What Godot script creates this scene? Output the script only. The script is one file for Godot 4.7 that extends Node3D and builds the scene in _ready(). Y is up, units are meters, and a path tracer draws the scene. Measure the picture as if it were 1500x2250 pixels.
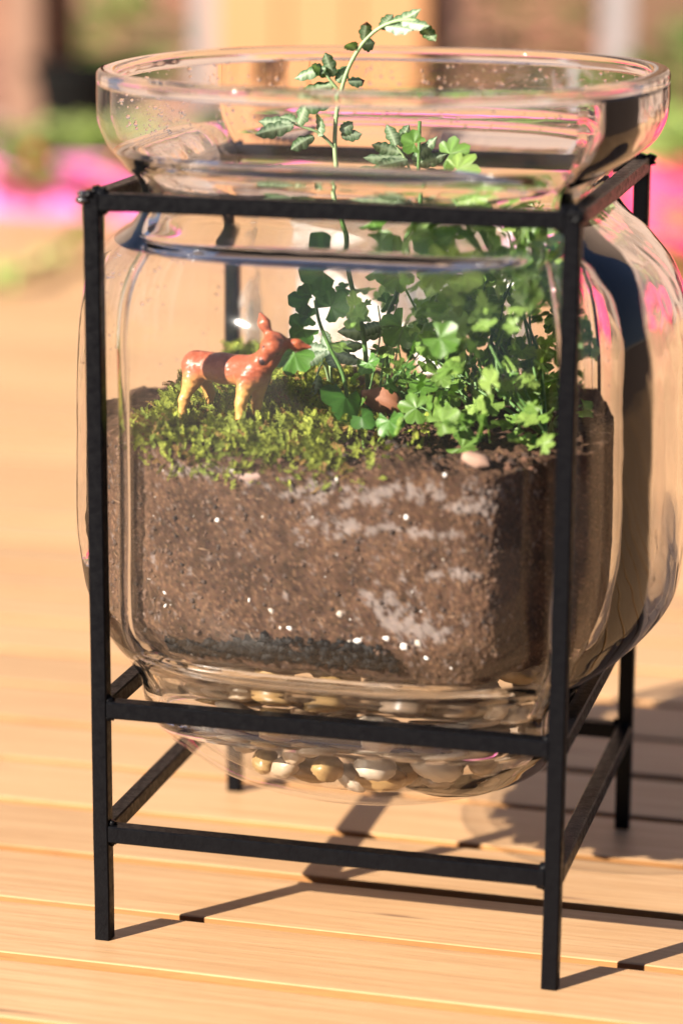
extends Node3D
# A blown-glass terrarium in a black iron stand on a sunny timber deck. Units are metres; S is the width of the stand.

const S := 0.22
var rng := RandomNumberGenerator.new()
var noise := FastNoiseLite.new()
var M := {}

# ---------------------------------------------------------------- helpers
func tag(o: Node, label: String, category: String, group := "", kind := "") -> Node:
	if label: o.set_meta("label", label)
	if category: o.set_meta("category", category)
	if group: o.set_meta("group", group)
	if kind: o.set_meta("kind", kind)
	return o

func base(called: String, at := Vector3.ZERO) -> Node3D:
	var o := Node3D.new()
	o.name = numbered(called, self)
	add_child(o)
	o.position = at
	return o

func numbered(called: String, parent: Node) -> String:
	if not parent.has_node(NodePath(called)): return called
	var key := "n_" + called
	var k: int = parent.get_meta(key) + 1 if parent.has_meta(key) else 1
	parent.set_meta(key, k)
	return "%s_%03d" % [called, k]

func put(called: String, mesh: Mesh, mat: Material, parent: Node, xf := Transform3D.IDENTITY) -> MeshInstance3D:
	var o := MeshInstance3D.new()
	o.name = numbered(called, parent)
	o.mesh = mesh
	if mat: o.material_override = mat
	parent.add_child(o)
	o.transform = xf
	return o

func st_new() -> SurfaceTool:
	var st := SurfaceTool.new()
	st.begin(Mesh.PRIMITIVE_TRIANGLES)
	return st

func grid_mesh(rows: int, cols: int, v: PackedVector3Array, turned := false) -> ArrayMesh:
	# a sheet of rows x cols points, smooth
	var ix := PackedInt32Array()
	for i in rows - 1:
		for j in cols - 1:
			var a := i * cols + j
			if turned: ix.append_array([a, a + 1, a + cols, a + 1, a + cols + 1, a + cols])
			else: ix.append_array([a, a + cols, a + 1, a + 1, a + cols, a + cols + 1])
	return arrays(v, ix)

func arrays(v: PackedVector3Array, ix: PackedInt32Array, c := PackedColorArray(), t := PackedVector2Array()) -> ArrayMesh:
	var n := PackedVector3Array(); n.resize(v.size())
	for k in range(0, ix.size(), 3):
		var f := (v[ix[k + 2]] - v[ix[k]]).cross(v[ix[k + 1]] - v[ix[k]])
		n[ix[k]] += f; n[ix[k + 1]] += f; n[ix[k + 2]] += f
	for k in n.size(): n[k] = n[k].normalized() if n[k].length_squared() > 0.0 else Vector3.UP
	return packed(v, ix, n, c, t)

func packed(v, ix, n, c := PackedColorArray(), t := PackedVector2Array()) -> ArrayMesh:
	var a := []; a.resize(Mesh.ARRAY_MAX)
	a[Mesh.ARRAY_VERTEX] = v; a[Mesh.ARRAY_INDEX] = ix; a[Mesh.ARRAY_NORMAL] = n
	if c.size(): a[Mesh.ARRAY_COLOR] = c
	if t.size(): a[Mesh.ARRAY_TEX_UV] = t
	var m := ArrayMesh.new()
	m.add_surface_from_arrays(Mesh.PRIMITIVE_TRIANGLES, a)
	return m

func lin(r: float, g: float, b: float, a := 1.0) -> Color:
	var c := Color(r, g, b).linear_to_srgb()
	c.a = a
	return c

func mat(c: Color, rough := 0.6, spec := 0.5) -> StandardMaterial3D:
	var m := StandardMaterial3D.new()
	m.albedo_color = c; m.roughness = rough; m.metallic_specular = spec
	return m

func bar_mesh(a: Vector3, b: Vector3, w: float, ch: float, side := Vector3.ZERO, jitter := 0.0) -> ArrayMesh:
	# a square bar with chamfered edges from a to b
	var d := (b - a).normalized()
	var s := side if side != Vector3.ZERO else (Vector3.UP.cross(d) if absf(d.y) < 0.9 else Vector3.RIGHT)
	s = (s - d * s.dot(d)).normalized()
	var u := d.cross(s)
	var h := w / 2.0
	var ring := [Vector2(h - ch, h), Vector2(h, h - ch), Vector2(h, -h + ch), Vector2(h - ch, -h), Vector2(-h + ch, -h), Vector2(-h, -h + ch), Vector2(-h, h - ch), Vector2(-h + ch, h)]
	var st := st_new()
	var segs := 1 if jitter == 0.0 else 14
	st.set_smooth_group(-1)
	var rr := []
	for k in segs + 1:
		var p := a.lerp(b, float(k) / segs)
		var o := Vector3(noise.get_noise_3dv(p * 900.0), noise.get_noise_3dv(p * 900.0 + Vector3(9, 0, 0)), noise.get_noise_3dv(p * 900.0 + Vector3(0, 9, 0))) * jitter
		var r := []
		for q in ring: r.append(p + o + s * q.x + u * q.y)
		rr.append(r)
	for k in segs:
		for i in 8:
			var j := (i + 1) % 8
			for x in [rr[k][i], rr[k][j], rr[k + 1][i], rr[k][j], rr[k + 1][j], rr[k + 1][i]]: st.add_vertex(x)
	for e in [[0, 1], [segs, -1]]:
		var r = rr[e[0]]
		for i in range(1, 7):
			var q = [r[0], r[i + 1], r[i]] if e[1] == 1 else [r[0], r[i], r[i + 1]]
			for x in q: st.add_vertex(x)
	st.generate_normals()
	return st.commit()

func lump(r: Vector3, rough: float, sd: int, rings := 6, segs := 9) -> ArrayMesh:
	# an uneven closed lump (pebble, grain, clod)
	var v := PackedVector3Array(); var ix := PackedInt32Array()
	var off := Vector3(sd * 13.7, sd * 3.1, sd * 7.7)
	for i in rings + 1:
		for j in segs:
			var a := PI * i / rings; var b := TAU * j / segs
			var d := Vector3(sin(a) * cos(b), cos(a), sin(a) * sin(b))
			v.append(d * r * (1.0 + rough * noise.get_noise_3dv((d * 60.0 + off * 10.0))))
	for i in rings:
		for j in segs:
			var a := i * segs + j; var b := i * segs + (j + 1) % segs
			ix.append_array([a, a + segs, b, b, a + segs, b + segs])
	return arrays(v, ix)

func tube(path: Array, r0: float, r1: float, sides := 7) -> ArrayMesh:
	# a round stem along a smooth path
	var cv := Curve3D.new()
	for k in path.size():
		var t: Vector3 = (path[min(k + 1, path.size() - 1)] - path[max(k - 1, 0)]) / 6.0
		cv.add_point(path[k], -t, t)
	var n := path.size() * 4
	var v := PackedVector3Array(); var ix := PackedInt32Array()
	var len := cv.get_baked_length()
	for k in n + 1:
		var f := float(k) / n
		var p := cv.sample_baked(f * len, true)
		var d := (cv.sample_baked(minf(f * len + 0.0005, len), true) - cv.sample_baked(maxf(f * len - 0.0005, 0.0), true)).normalized()
		var s := d.cross(Vector3(0.3, 0.2, 0.93)).normalized(); var u := s.cross(d)
		for j in sides: v.append(p + (s * cos(TAU * j / sides) + u * sin(TAU * j / sides)) * lerpf(r0, r1, f))
	for k in n:
		for j in sides:
			var a := k * sides + j; var b := k * sides + (j + 1) % sides
			ix.append_array([a, b, a + sides, b, b + sides, a + sides])
	return arrays(v, ix)

func on_path(path: Array, f: float) -> Vector3:
	var cv := Curve3D.new()
	for k in path.size():
		var t: Vector3 = (path[min(k + 1, path.size() - 1)] - path[max(k - 1, 0)]) / 6.0
		cv.add_point(path[k], -t, t)
	return cv.sample_baked(f * cv.get_baked_length(), true)

func facing(p: Vector3, grow: Vector3, face: Vector3, size: float) -> Transform3D:
	# local +Y grows along grow, local +Z looks along face
	var y := grow.normalized()
	var x := y.cross(face).normalized()
	if x.length() < 0.5: x = y.cross(Vector3(0.31, 0.77, 0.55)).normalized()
	var z := x.cross(y)
	return Transform3D(Basis(x * size, y * size, z * size), p)

# ---------------------------------------------------------------- the scene
func _ready() -> void:
	rng.seed = 7
	noise.seed = 5
	noise.frequency = 0.05
	# camera
	var cam := Camera3D.new()
	cam.name = "camera"
	add_child(cam)
	cam.position = Vector3(0.30589, 0.51895, 1.26378)
	cam.basis = Basis(Vector3.UP, 0.25291) * Basis(Vector3.RIGHT, -0.24393) * Basis(Vector3.BACK, 0.00673)
	var att := CameraAttributesPhysical.new()
	att.frustum_focal_length = 91.72
	att.frustum_focus_distance = 1.31
	att.exposure_aperture = 3.4
	att.frustum_near = 0.05
	att.frustum_far = 200.0
	cam.attributes = att
	cam.fov = 21.6
	cam.far = 200.0
	# sky, sun, exposure
	var we := WorldEnvironment.new()
	we.name = "environment"
	var env := Environment.new()
	env.background_mode = Environment.BG_SKY
	var sky := Sky.new()
	var psm := ProceduralSkyMaterial.new()
	psm.sky_top_color = Color(0.52, 0.64, 0.88)
	psm.sky_horizon_color = Color(0.78, 0.85, 0.95)
	psm.ground_bottom_color = Color(0.35, 0.28, 0.22)
	psm.ground_horizon_color = Color(0.55, 0.48, 0.42)
	psm.sky_energy_multiplier = 0.42
	psm.sun_angle_max = 2.0
	sky.sky_material = psm
	env.sky = sky
	env.tonemap_mode = Environment.TONE_MAPPER_LINEAR
	env.tonemap_exposure = 3.0
	env.sdfgi_enabled = true
	env.ssao_enabled = true
	env.ssil_enabled = true
	we.environment = env
	add_child(we)
	var sun := DirectionalLight3D.new()
	sun.name = "sun"
	sun.light_energy = 1.6
	sun.light_color = Color(1.0, 0.96, 0.90)
	sun.light_angular_distance = 0.5
	sun.shadow_enabled = true
	add_child(sun)
	var away := Vector3(0.64 * cos(0.4166), -sin(0.4166), -0.768 * cos(0.4166))
	sun.look_at_from_position(Vector3(0, 3, 0), Vector3(0, 3, 0) + away, Vector3.UP)

	materials()
	deck()
	backdrop()
	stand()
	jar()
	soil()
	pebbles()
	moss()
	deer()
	plants()
	planters()

func materials() -> void:
	M.iron = mat(lin(0.0035, 0.0035, 0.0045), 0.42, 0.2)
	var nt := NoiseTexture2D.new()
	nt.width = 256; nt.height = 256; nt.seamless = true; nt.as_normal_map = true; nt.bump_strength = 2.0
	var fn := FastNoiseLite.new(); fn.frequency = 0.06; fn.fractal_octaves = 3; fn.seed = 3
	nt.noise = fn
	M.iron.normal_enabled = true; M.iron.normal_texture = nt; M.iron.normal_scale = 0.3
	M.iron.uv1_triplanar = true; M.iron.uv1_world_triplanar = true; M.iron.uv1_scale = Vector3.ONE * 35.0
	var wn := NoiseTexture2D.new(); wn.width = 256; wn.height = 256; wn.seamless = true
	var wf := FastNoiseLite.new(); wf.frequency = 0.02; wf.fractal_octaves = 5; wf.seed = 8; wn.noise = wf
	var wr := Gradient.new(); wr.set_color(0, Color(0.45, 0.45, 0.45)); wr.set_color(1, Color(1, 1, 1)); wn.color_ramp = wr
	M.iron.roughness = 0.52; M.iron.roughness_texture = wn
	M.weld = mat(lin(0.07, 0.07, 0.075), 0.25, 0.7)
	M.weld.metallic = 0.7
	M.pane = mat(Color(1, 1, 1, 0.003), 0.05, 0.36)
	M.pane.transparency = BaseMaterial3D.TRANSPARENCY_ALPHA
	M.glass = mat(Color(1, 1, 1, 0.0), 0.025, 0.5)
	M.glass.refraction_enabled = true; M.glass.refraction_scale = 0.05
	M.water = mat(Color(1, 1, 1, 0.0), 0.0, 0.5)
	M.water.refraction_enabled = true; M.water.refraction_scale = 0.033
	M.leaf = mat(Color.WHITE, 0.42, 0.5)
	M.leaf.vertex_color_use_as_albedo = true
	M.leaf.backlight_enabled = true; M.leaf.backlight = Color(0.75, 0.85, 0.35)
	M.stem = mat(lin(0.07, 0.15, 0.035), 0.5)
	M.pale_stem = mat(lin(0.26, 0.36, 0.17), 0.45)
	M.paint = mat(Color.WHITE, 0.4, 0.5)
	M.paint.vertex_color_use_as_albedo = true

# ---------------------------------------------------------------- deck
func wood_image() -> Image:
	var w := 2048; var h := 1024
	var long := FastNoiseLite.new(); long.frequency = 0.012; long.fractal_octaves = 4; long.seed = 11
	var fine := FastNoiseLite.new(); fine.frequency = 0.06; fine.fractal_octaves = 3; fine.seed = 12
	var im := Image.create(w, h, false, Image.FORMAT_RGB8)
	var a := Color(0.56, 0.35, 0.185); var b := Color(0.47, 0.27, 0.13); var g := Color(0.27, 0.15, 0.085)
	var knots := []
	for k in 26: knots.append([rng.randf() * w, rng.randf() * h, rng.randf_range(14, 46), rng.randf_range(3, 9)])
	for y in h:
		var band := y / 256
		var near := []
		for q in knots:
			if absf(y - q[1]) < q[3] * 2.5: near.append(q)
		for x in w:
			var n := long.get_noise_2d(x * 0.35, y * 4.2)
			var f := fine.get_noise_2d(x * 0.4 + band * 300, y * 8.0)
			var c := a.lerp(b, clampf(0.5 + n * 0.9, 0, 1))
			c = c.lerp(g, clampf((f - 0.26) * 1.1, 0, 0.45))
			c = c.lerp(Color(0.62, 0.38, 0.18), clampf((-f - 0.30) * 1.0, 0, 0.4))
			var kn := 0.0
			for q in near:
				var dx: float = (x - q[0]) / q[2]; var dy: float = (y - q[1]) / q[3]
				var dd := dx * dx + dy * dy
				if dd < 6.0: kn = maxf(kn, exp(-dd) * (0.75 + 0.6 * f))
			c = c.lerp(Color(0.17, 0.085, 0.05), clampf(kn, 0.0, 0.75))
			var k := 1.0 + (band - 1.5) * 0.05
			im.set_pixel(x, y, Color(c.r * k, c.g * k, c.b * k).linear_to_srgb())
	return im

func deck() -> void:
	var d := base("deck")
	tag(d, "", "", "", "structure")
	var im := wood_image()
	var tex := ImageTexture.create_from_image(im)
	var gray := Image.new(); gray.copy_from(im); gray.convert(Image.FORMAT_L8)
	var m := mat(Color.WHITE, 0.46, 0.5)
	m.albedo_texture = tex; m.vertex_color_use_as_albedo = true
	m.heightmap_enabled = true; m.heightmap_texture = ImageTexture.create_from_image(gray); m.heightmap_scale = 0.09
	var pitch := 0.307 * S; var gap := 0.0075; var x0 := -2.6; var x1 := 1.6
	var kinds := []
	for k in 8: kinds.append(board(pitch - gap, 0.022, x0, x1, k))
	for k in range(-46, 6):
		var zc := (-0.272 + 0.307 * k) * S + pitch / 2.0
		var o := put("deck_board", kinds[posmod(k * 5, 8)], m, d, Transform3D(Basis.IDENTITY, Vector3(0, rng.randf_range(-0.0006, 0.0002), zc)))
		o.rotation.x = rng.randf_range(-0.006, 0.006)
	var j := mat(lin(0.10, 0.06, 0.035), 0.8)
	for x in [-2.0, -1.3, -0.6, 0.1, 0.8]:
		var bm := BoxMesh.new(); bm.size = Vector3(0.045, 0.06, 52 * pitch)
		put("joist", bm, j, d, Transform3D(Basis.IDENTITY, Vector3(x, -0.055, (-46 + 26) * pitch)))
	# the ground under and beyond the deck
	var gm := PlaneMesh.new(); gm.size = Vector2(60, 60)
	var dirt := mat(lin(0.16, 0.10, 0.07), 0.95)
	tag(put("ground", gm, dirt, self, Transform3D(Basis.IDENTITY, Vector3(0, -0.12, 0))), "", "", "", "structure")

func board(w: float, t: float, x0: float, x1: float, k: int) -> ArrayMesh:
	# cross-section with rounded top edges
	var h := w / 2.0
	var strips := [[Vector2(-h, -t), Vector2(-h, -0.0006)],
		[Vector2(-h, -0.0006), Vector2(-h + 0.0003, -0.0002), Vector2(-h + 0.0011, 0.0), Vector2(0, 0.00005), Vector2(h - 0.0011, 0.0), Vector2(h - 0.0003, -0.0002), Vector2(h, -0.0006)],
		[Vector2(h, -0.0006), Vector2(h, -t)]]
	var v := PackedVector3Array(); var ix := PackedInt32Array(); var uv := PackedVector2Array(); var cc := PackedColorArray()
	var off := k * 0.37; var n := 60
	for s in 3:
		var sec: Array = strips[s]; var c := sec.size(); var first := v.size()
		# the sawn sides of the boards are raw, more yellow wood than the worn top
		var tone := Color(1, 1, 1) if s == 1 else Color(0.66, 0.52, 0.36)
		for i in n + 1:
			var x := lerpf(x0, x1, float(i) / n)
			for q in sec:
				var wob: float = noise.get_noise_2d(x * 500.0 + k * 77, q.x * 900.0) * 0.00035 if q.y > -t * 0.9 else 0.0
				v.append(Vector3(x, q.y + wob, q.x))
				uv.append(Vector2(x / 1.6 + off, (k % 4) * 0.25 + 0.02 + 0.21 * (0.5 + q.x / w) + q.y * 2.0))
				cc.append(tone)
		for i in n:
			for q in c - 1:
				var a := first + i * c + q
				ix.append_array([a, a + c, a + 1, a + 1, a + c, a + c + 1])
	return arrays(v, ix, cc, uv)

# ---------------------------------------------------------------- things behind the deck
func backdrop() -> void:
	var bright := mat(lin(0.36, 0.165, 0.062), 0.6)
	var brown := mat(lin(0.10, 0.045, 0.018), 0.6)  # timber of the right post, its shade put into the colour
	var grey := mat(lin(0.20, 0.18, 0.185), 0.5)
	# wide sunlit timber post
	var t := base("timber_post", Vector3(-0.895, 0, -3.27))
	for k in 3:
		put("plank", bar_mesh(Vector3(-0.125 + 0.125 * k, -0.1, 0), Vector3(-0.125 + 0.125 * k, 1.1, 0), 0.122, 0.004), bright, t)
	put("side_strip", bar_mesh(Vector3(-0.214, -0.1, -0.01), Vector3(-0.214, 1.1, -0.01), 0.05, 0.003), grey, t)
	put("side_strip", bar_mesh(Vector3(0.205, -0.1, -0.01), Vector3(0.205, 1.1, -0.01), 0.03, 0.003), grey, t)
	tag(t, "wide bright orange timber post directly behind the glass bowl", "post")
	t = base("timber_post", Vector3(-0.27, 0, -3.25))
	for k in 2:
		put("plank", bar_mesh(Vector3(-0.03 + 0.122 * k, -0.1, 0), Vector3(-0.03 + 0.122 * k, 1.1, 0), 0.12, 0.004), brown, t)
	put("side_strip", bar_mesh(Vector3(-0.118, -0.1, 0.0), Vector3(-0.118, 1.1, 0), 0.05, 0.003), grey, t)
	tag(t, "timber post with grey strip at the right edge, shade put into its dark brown", "post")
	t = base("timber_post", Vector3(-1.40, 0, -3.22))
	put("plank", bar_mesh(Vector3(0.0, -0.1, 0), Vector3(0.0, 1.1, 0), 0.095, 0.004), mat(lin(0.15, 0.08, 0.05), 0.6), t)
	t.rotation.y = -0.55
	tag(t, "narrow pale brown square timber post at the far left", "post")
	# added black pot in place of a dark shaded gap
	var pot := base("added_dark_pot", Vector3(-1.235, 0, -3.0))
	pot.scale = Vector3(1.25, 1.1, 1.25)
	put("bowl", lathe([[0.0, 0.0], [0.055, 0.0], [0.075, 0.13], [0.082, 0.135], [0.082, 0.15], [0.074, 0.15], [0.068, 0.13], [0.0, 0.125]]), mat(lin(0.004, 0.004, 0.004), 0.7, 0.2), pot)
	tag(pot, "added black pot standing for a dark shaded gap left of the glass rim", "plant pot")
	# brick wall of separate bricks
	var wall := base("brick_wall", Vector3(0, 0, -4.55))
	tag(wall, "salmon pink brick wall far behind the posts", "wall")
	var mortar := mat(lin(0.26, 0.19, 0.155), 0.9)
	var bk := BoxMesh.new(); bk.size = Vector3(7.5, 3.4, 0.1)
	put("mortar", bk, mortar, wall, Transform3D(Basis.IDENTITY, Vector3(-1.4, 1.55, -0.06)))
	var tones := []
	for c in [[0.25, 0.115, 0.07], [0.21, 0.09, 0.055], [0.29, 0.145, 0.095], [0.18, 0.08, 0.055]]: tones.append(mat(lin(c[0], c[1], c[2]), 0.85))
	var bm := BoxMesh.new(); bm.size = Vector3(0.22, 0.068, 0.03)
	for i in 7:
		for k in 16:
			var x := -3.0 + k * 0.232 + (0.116 if i % 2 else 0.0)
			put("brick", bm, tones[rng.randi() % 4], wall, Transform3D(Basis.IDENTITY, Vector3(x, -0.05 + i * 0.078, rng.randf_range(-0.003, 0.003))))
	var house := base("brick_house", Vector3(1.2, 0, 5.0))
	tag(house, "shaded brick house facing the deck, visible only mirrored in the glass", "house")
	var hb := BoxMesh.new(); hb.size = Vector3(6.4, 3.6, 0.2)
	put("wall", hb, mat(lin(0.30, 0.16, 0.12), 0.85), house, Transform3D(Basis.IDENTITY, Vector3(0, 1.7, 0.1)))
	for x in [-1.6, 1.2]:
		put("window_frame", bar_mesh(Vector3(x - 0.5, 0.9, -0.02), Vector3(x + 0.5, 0.9, -0.02), 0.07, 0.005), mat(lin(0.7, 0.7, 0.7), 0.5), house)
		var wm := BoxMesh.new(); wm.size = Vector3(1.0, 1.2, 0.04)
		put("window", wm, mat(lin(0.02, 0.02, 0.025), 0.08), house, Transform3D(Basis.IDENTITY, Vector3(x, 1.54, -0.02)))
	# shrubs between the posts and the wall
	var spots := [[-1.50, -3.9, 0.13, "blurred green shrub before the brick wall, between left and middle posts"], [-0.62, -3.75, 0.2, "blurred green shrub right of the bright timber post"], [-0.48, -4.1, 0.25, "dim olive shrub behind, left of the dark timber post"], [-0.2, -3.0, 0.12, "low leafy plant before the dark timber post at the right edge"]]
	var lm := []
	for k in 4: lm.append(lobed_leaf(5, 0.14, Color(0.10, 0.17, 0.04).lerp(Color(0.26, 0.32, 0.11), k / 3.0), k + 40))
	for s in spots:
		var sh := base("shrub", Vector3(s[0], -0.1, s[1]))
		put("stem", tube([Vector3.ZERO, Vector3(0.01, 0.1, 0), Vector3(0.0, 0.22, 0.01)], 0.006, 0.003), M.stem, sh)
		for k in 130:
			var dir := Vector3(rng.randfn(), rng.randfn(), rng.randfn()).normalized()
			var p: Vector3 = Vector3(0, 0.14 + s[2] * 0.7, 0) + dir * Vector3(1, 0.9, 0.8) * s[2] * pow(rng.randf(), 0.4)
			put("leaf", lm[k % 4], M.leaf, sh, facing(p, dir + Vector3(0, -0.3, 0), dir + Vector3(0, 0.8, 0.3), rng.randf_range(0.045, 0.075)))
		tag(sh, s[3], "shrub", "shrubs behind the deck")

func lathe(prof: Array, segs := 32) -> ArrayMesh:
	var v := PackedVector3Array()
	for q in prof:
		for j in segs + 1: v.append(Vector3(q[0] * sin(TAU * j / segs), q[1], q[0] * cos(TAU * j / segs)))
	return grid_mesh(prof.size(), segs + 1, v)

# ---------------------------------------------------------------- iron stand
func stand() -> void:
	var o := base("iron_stand")
	tag(o, "black square iron stand of thin welded bars around the jar", "stand")
	var w := 0.0078; var ch := 0.0007
	var H := 1.638 * S
	var cs := [Vector3(-0.5, 0, 0.5), Vector3(0.5, 0, 0.5), Vector3(0.5, 0, -0.5), Vector3(-0.5, 0, -0.5)]
	var tops := [Vector3(-0.5, 0, 0.5), Vector3(0.505, 0, 0.5), Vector3(0.495, 0, -0.5), Vector3(-0.5, 0, -0.5)]
	for k in 4:
		put("leg", bar_mesh(cs[k] * S, tops[k] * S + Vector3(0, H + w * 0.45, 0), w, ch, Vector3.RIGHT, 0.0002), M.iron, o)
	for k in 4:
		var b := (k + 1) % 4
		for y in [0.251, 0.537, 1.638]:
			var f: float = y / 1.638
			var p: Vector3 = cs[k].lerp(tops[k], f) * S; var q: Vector3 = cs[b].lerp(tops[b], f) * S
			var d := (q - p).normalized()
			p += d * w * 0.5; q -= d * w * 0.5
			var up := Vector3(0, y * S, 0)
			put("top_rail" if y > 1.0 else "rail", bar_mesh(p + up, q + up, w * (1.02 if y > 1.0 else 1.06), ch, Vector3.ZERO, 0.00025), M.iron, o)
			# weld beads in the corners
			for e in [[p, d], [q, -d]]:
				for s in [-1, 1]:
					put("weld_bead", lump(Vector3(0.0029, 0.0026, 0.0029), 0.9, k * 7 + s + int(y * 10)), M.iron, o, Transform3D(Basis.IDENTITY, e[0] + up + e[1] * 0.0005 + Vector3(0, s * w * 0.5, 0)))
	for k in 4:
		for e in 3:
			var p: Vector3 = tops[k] * S + Vector3(0, H, 0) + Vector3(signf(tops[k].x) * w * 0.4, w * 0.42, signf(tops[k].z) * w * 0.4) * [Vector3(1, 1, 1), Vector3(1, 0.3, 1), Vector3(0.2, 1, 1)][e]
			put("weld_bead", lump(Vector3(0.0031, 0.0017, 0.0027), 1.2, 90 + k * 3 + e), M.weld if k < 1 and e < 2 else M.iron, o, Transform3D(Basis.IDENTITY, p))

# ---------------------------------------------------------------- glass jar
# height, half width, squareness (superellipse exponent), in stand widths
const PROFILE := [[0.255, 0.002, 2.0], [0.257, 0.08, 2.0], [0.268, 0.20, 2.0], [0.295, 0.30, 2.05], [0.335, 0.40, 2.05], [0.40, 0.450, 2.7], [0.47, 0.472, 4.2], [0.52, 0.478, 5.0], [0.57, 0.486, 4.8], [0.61, 0.535, 3.4], [0.66, 0.612, 2.4], [0.73, 0.664, 2.1], [0.82, 0.682, 2.05], [0.92, 0.688, 2.05], [1.10, 0.686, 2.05], [1.28, 0.681, 2.05], [1.39, 0.668, 2.05], [1.47, 0.635, 2.15], [1.525, 0.580, 2.5], [1.565, 0.515, 3.4], [1.60, 0.474, 5.0], [1.638, 0.462, 6.0], [1.672, 0.480, 5.0], [1.70, 0.530, 3.4], [1.735, 0.578, 2.7], [1.78, 0.603, 2.5], [1.82, 0.610, 2.4], [1.865, 0.609, 2.4]]

func profile(f: float) -> Vector3:
	var x := f * (PROFILE.size() - 1); var i := int(clampf(floor(x), 0, PROFILE.size() - 2)); var t := x - i
	var q := []
	for k in [-1, 0, 1, 2]:
		var r = PROFILE[clampi(i + k, 0, PROFILE.size() - 1)]
		q.append(Vector3(r[0], r[1], r[2]))
	return q[1].cubic_interpolate(q[2], q[0], q[3], t)

func glass_point(f: float, th: float, inset: float) -> Vector3:
	var a := profile(f)
	var b := profile(minf(f + 0.004, 1.0)); var c := profile(maxf(f - 0.004, 0.0))
	var n := maxf(2.0, a.z)
	var r := a.y / pow(pow(absf(sin(th)), n) + pow(absf(cos(th)), n), 1.0 / n)
	if a.x > 0.5 and a.x < 1.6:   # the hot glass was pressed against the four legs
		var dd := absf(fposmod(rad_to_deg(th), 90.0) - 45.0)
		var lim := 0.668 + 0.0007 * dd * dd
		r = minf(r, lim) if a.x < 1.45 else r
	r *= 1.0 + 0.004 * noise.get_noise_3d(sin(th) * 40.0, a.x * 60.0, cos(th) * 40.0)
	var t := Vector2(b.y - c.y, b.x - c.x).normalized()
	var out := Vector2(t.y, -t.x)   # outward in the profile plane
	r = maxf(r - inset * out.x, 0.001)
	return Vector3(sin(th) * r, a.x - inset * out.y, cos(th) * r) * S

func swell(f: float, y0: float, y1: float) -> float:
	# 1 between those heights, falling smoothly to 0 at both
	var u := (f - profile_at(y0)) / (profile_at(y1) - profile_at(y0))
	return smoothstep(0.0, 0.22, u) * smoothstep(0.0, 0.22, 1.0 - u)

func glass_band(o: Node3D, called: String, y0: float, y1: float, a0: float, a1: float, deep: float) -> void:
	# a solid lens of glass inside the wall, tapering to nothing all round
	var rows := 70; var cols := 130
	var v := PackedVector3Array(); var ix := PackedInt32Array()
	var f0 := profile_at(y0); var f1 := profile_at(y1)
	for side in 2:
		for i in rows:
			for j in cols:
				var f := lerpf(f0, f1, float(i) / (rows - 1)); var u := float(j) / (cols - 1)
				var e := swell(f, y0, y1) * smoothstep(0.0, 1.0, minf(1.0, minf(u, 1.0 - u) * 8.0))
				v.append(glass_point(f, lerpf(a0, a1, u), 0.003 + side * deep * (0.01 + 0.99 * e)))
	var half := rows * cols
	for i in rows - 1:
		for j in cols - 1:
			var a := i * cols + j
			ix.append_array([a, a + cols, a + 1, a + 1, a + cols, a + cols + 1])
			a += half
			ix.append_array([a, a + 1, a + cols, a + 1, a + cols + 1, a + cols])
	for j in cols - 1:
		var a := j; var b := a + half
		ix.append_array([a, a + 1, b, a + 1, b + 1, b])
		a = (rows - 1) * cols + j; b = a + half
		ix.append_array([a, b, a + 1, a + 1, b, b + 1])
	for i in rows - 1:
		var a := i * cols; var b := a + half
		ix.append_array([a, b, a + cols, b, b + cols, a + cols])
		a += cols - 1; b += cols - 1
		ix.append_array([a, a + cols, b, b, a + cols, b + cols])
	put(called, arrays(v, ix), M.glass, o)

func profile_at(y: float) -> float:
	for k in PROFILE.size() - 1:
		if y < PROFILE[k + 1][0]: return (k + clampf((y - PROFILE[k][0]) / (PROFILE[k + 1][0] - PROFILE[k][0]), 0, 1)) / (PROFILE.size() - 1)
	return 1.0

const SOLID_FROM := 50.0
const SOLID_TO := 232.0

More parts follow.
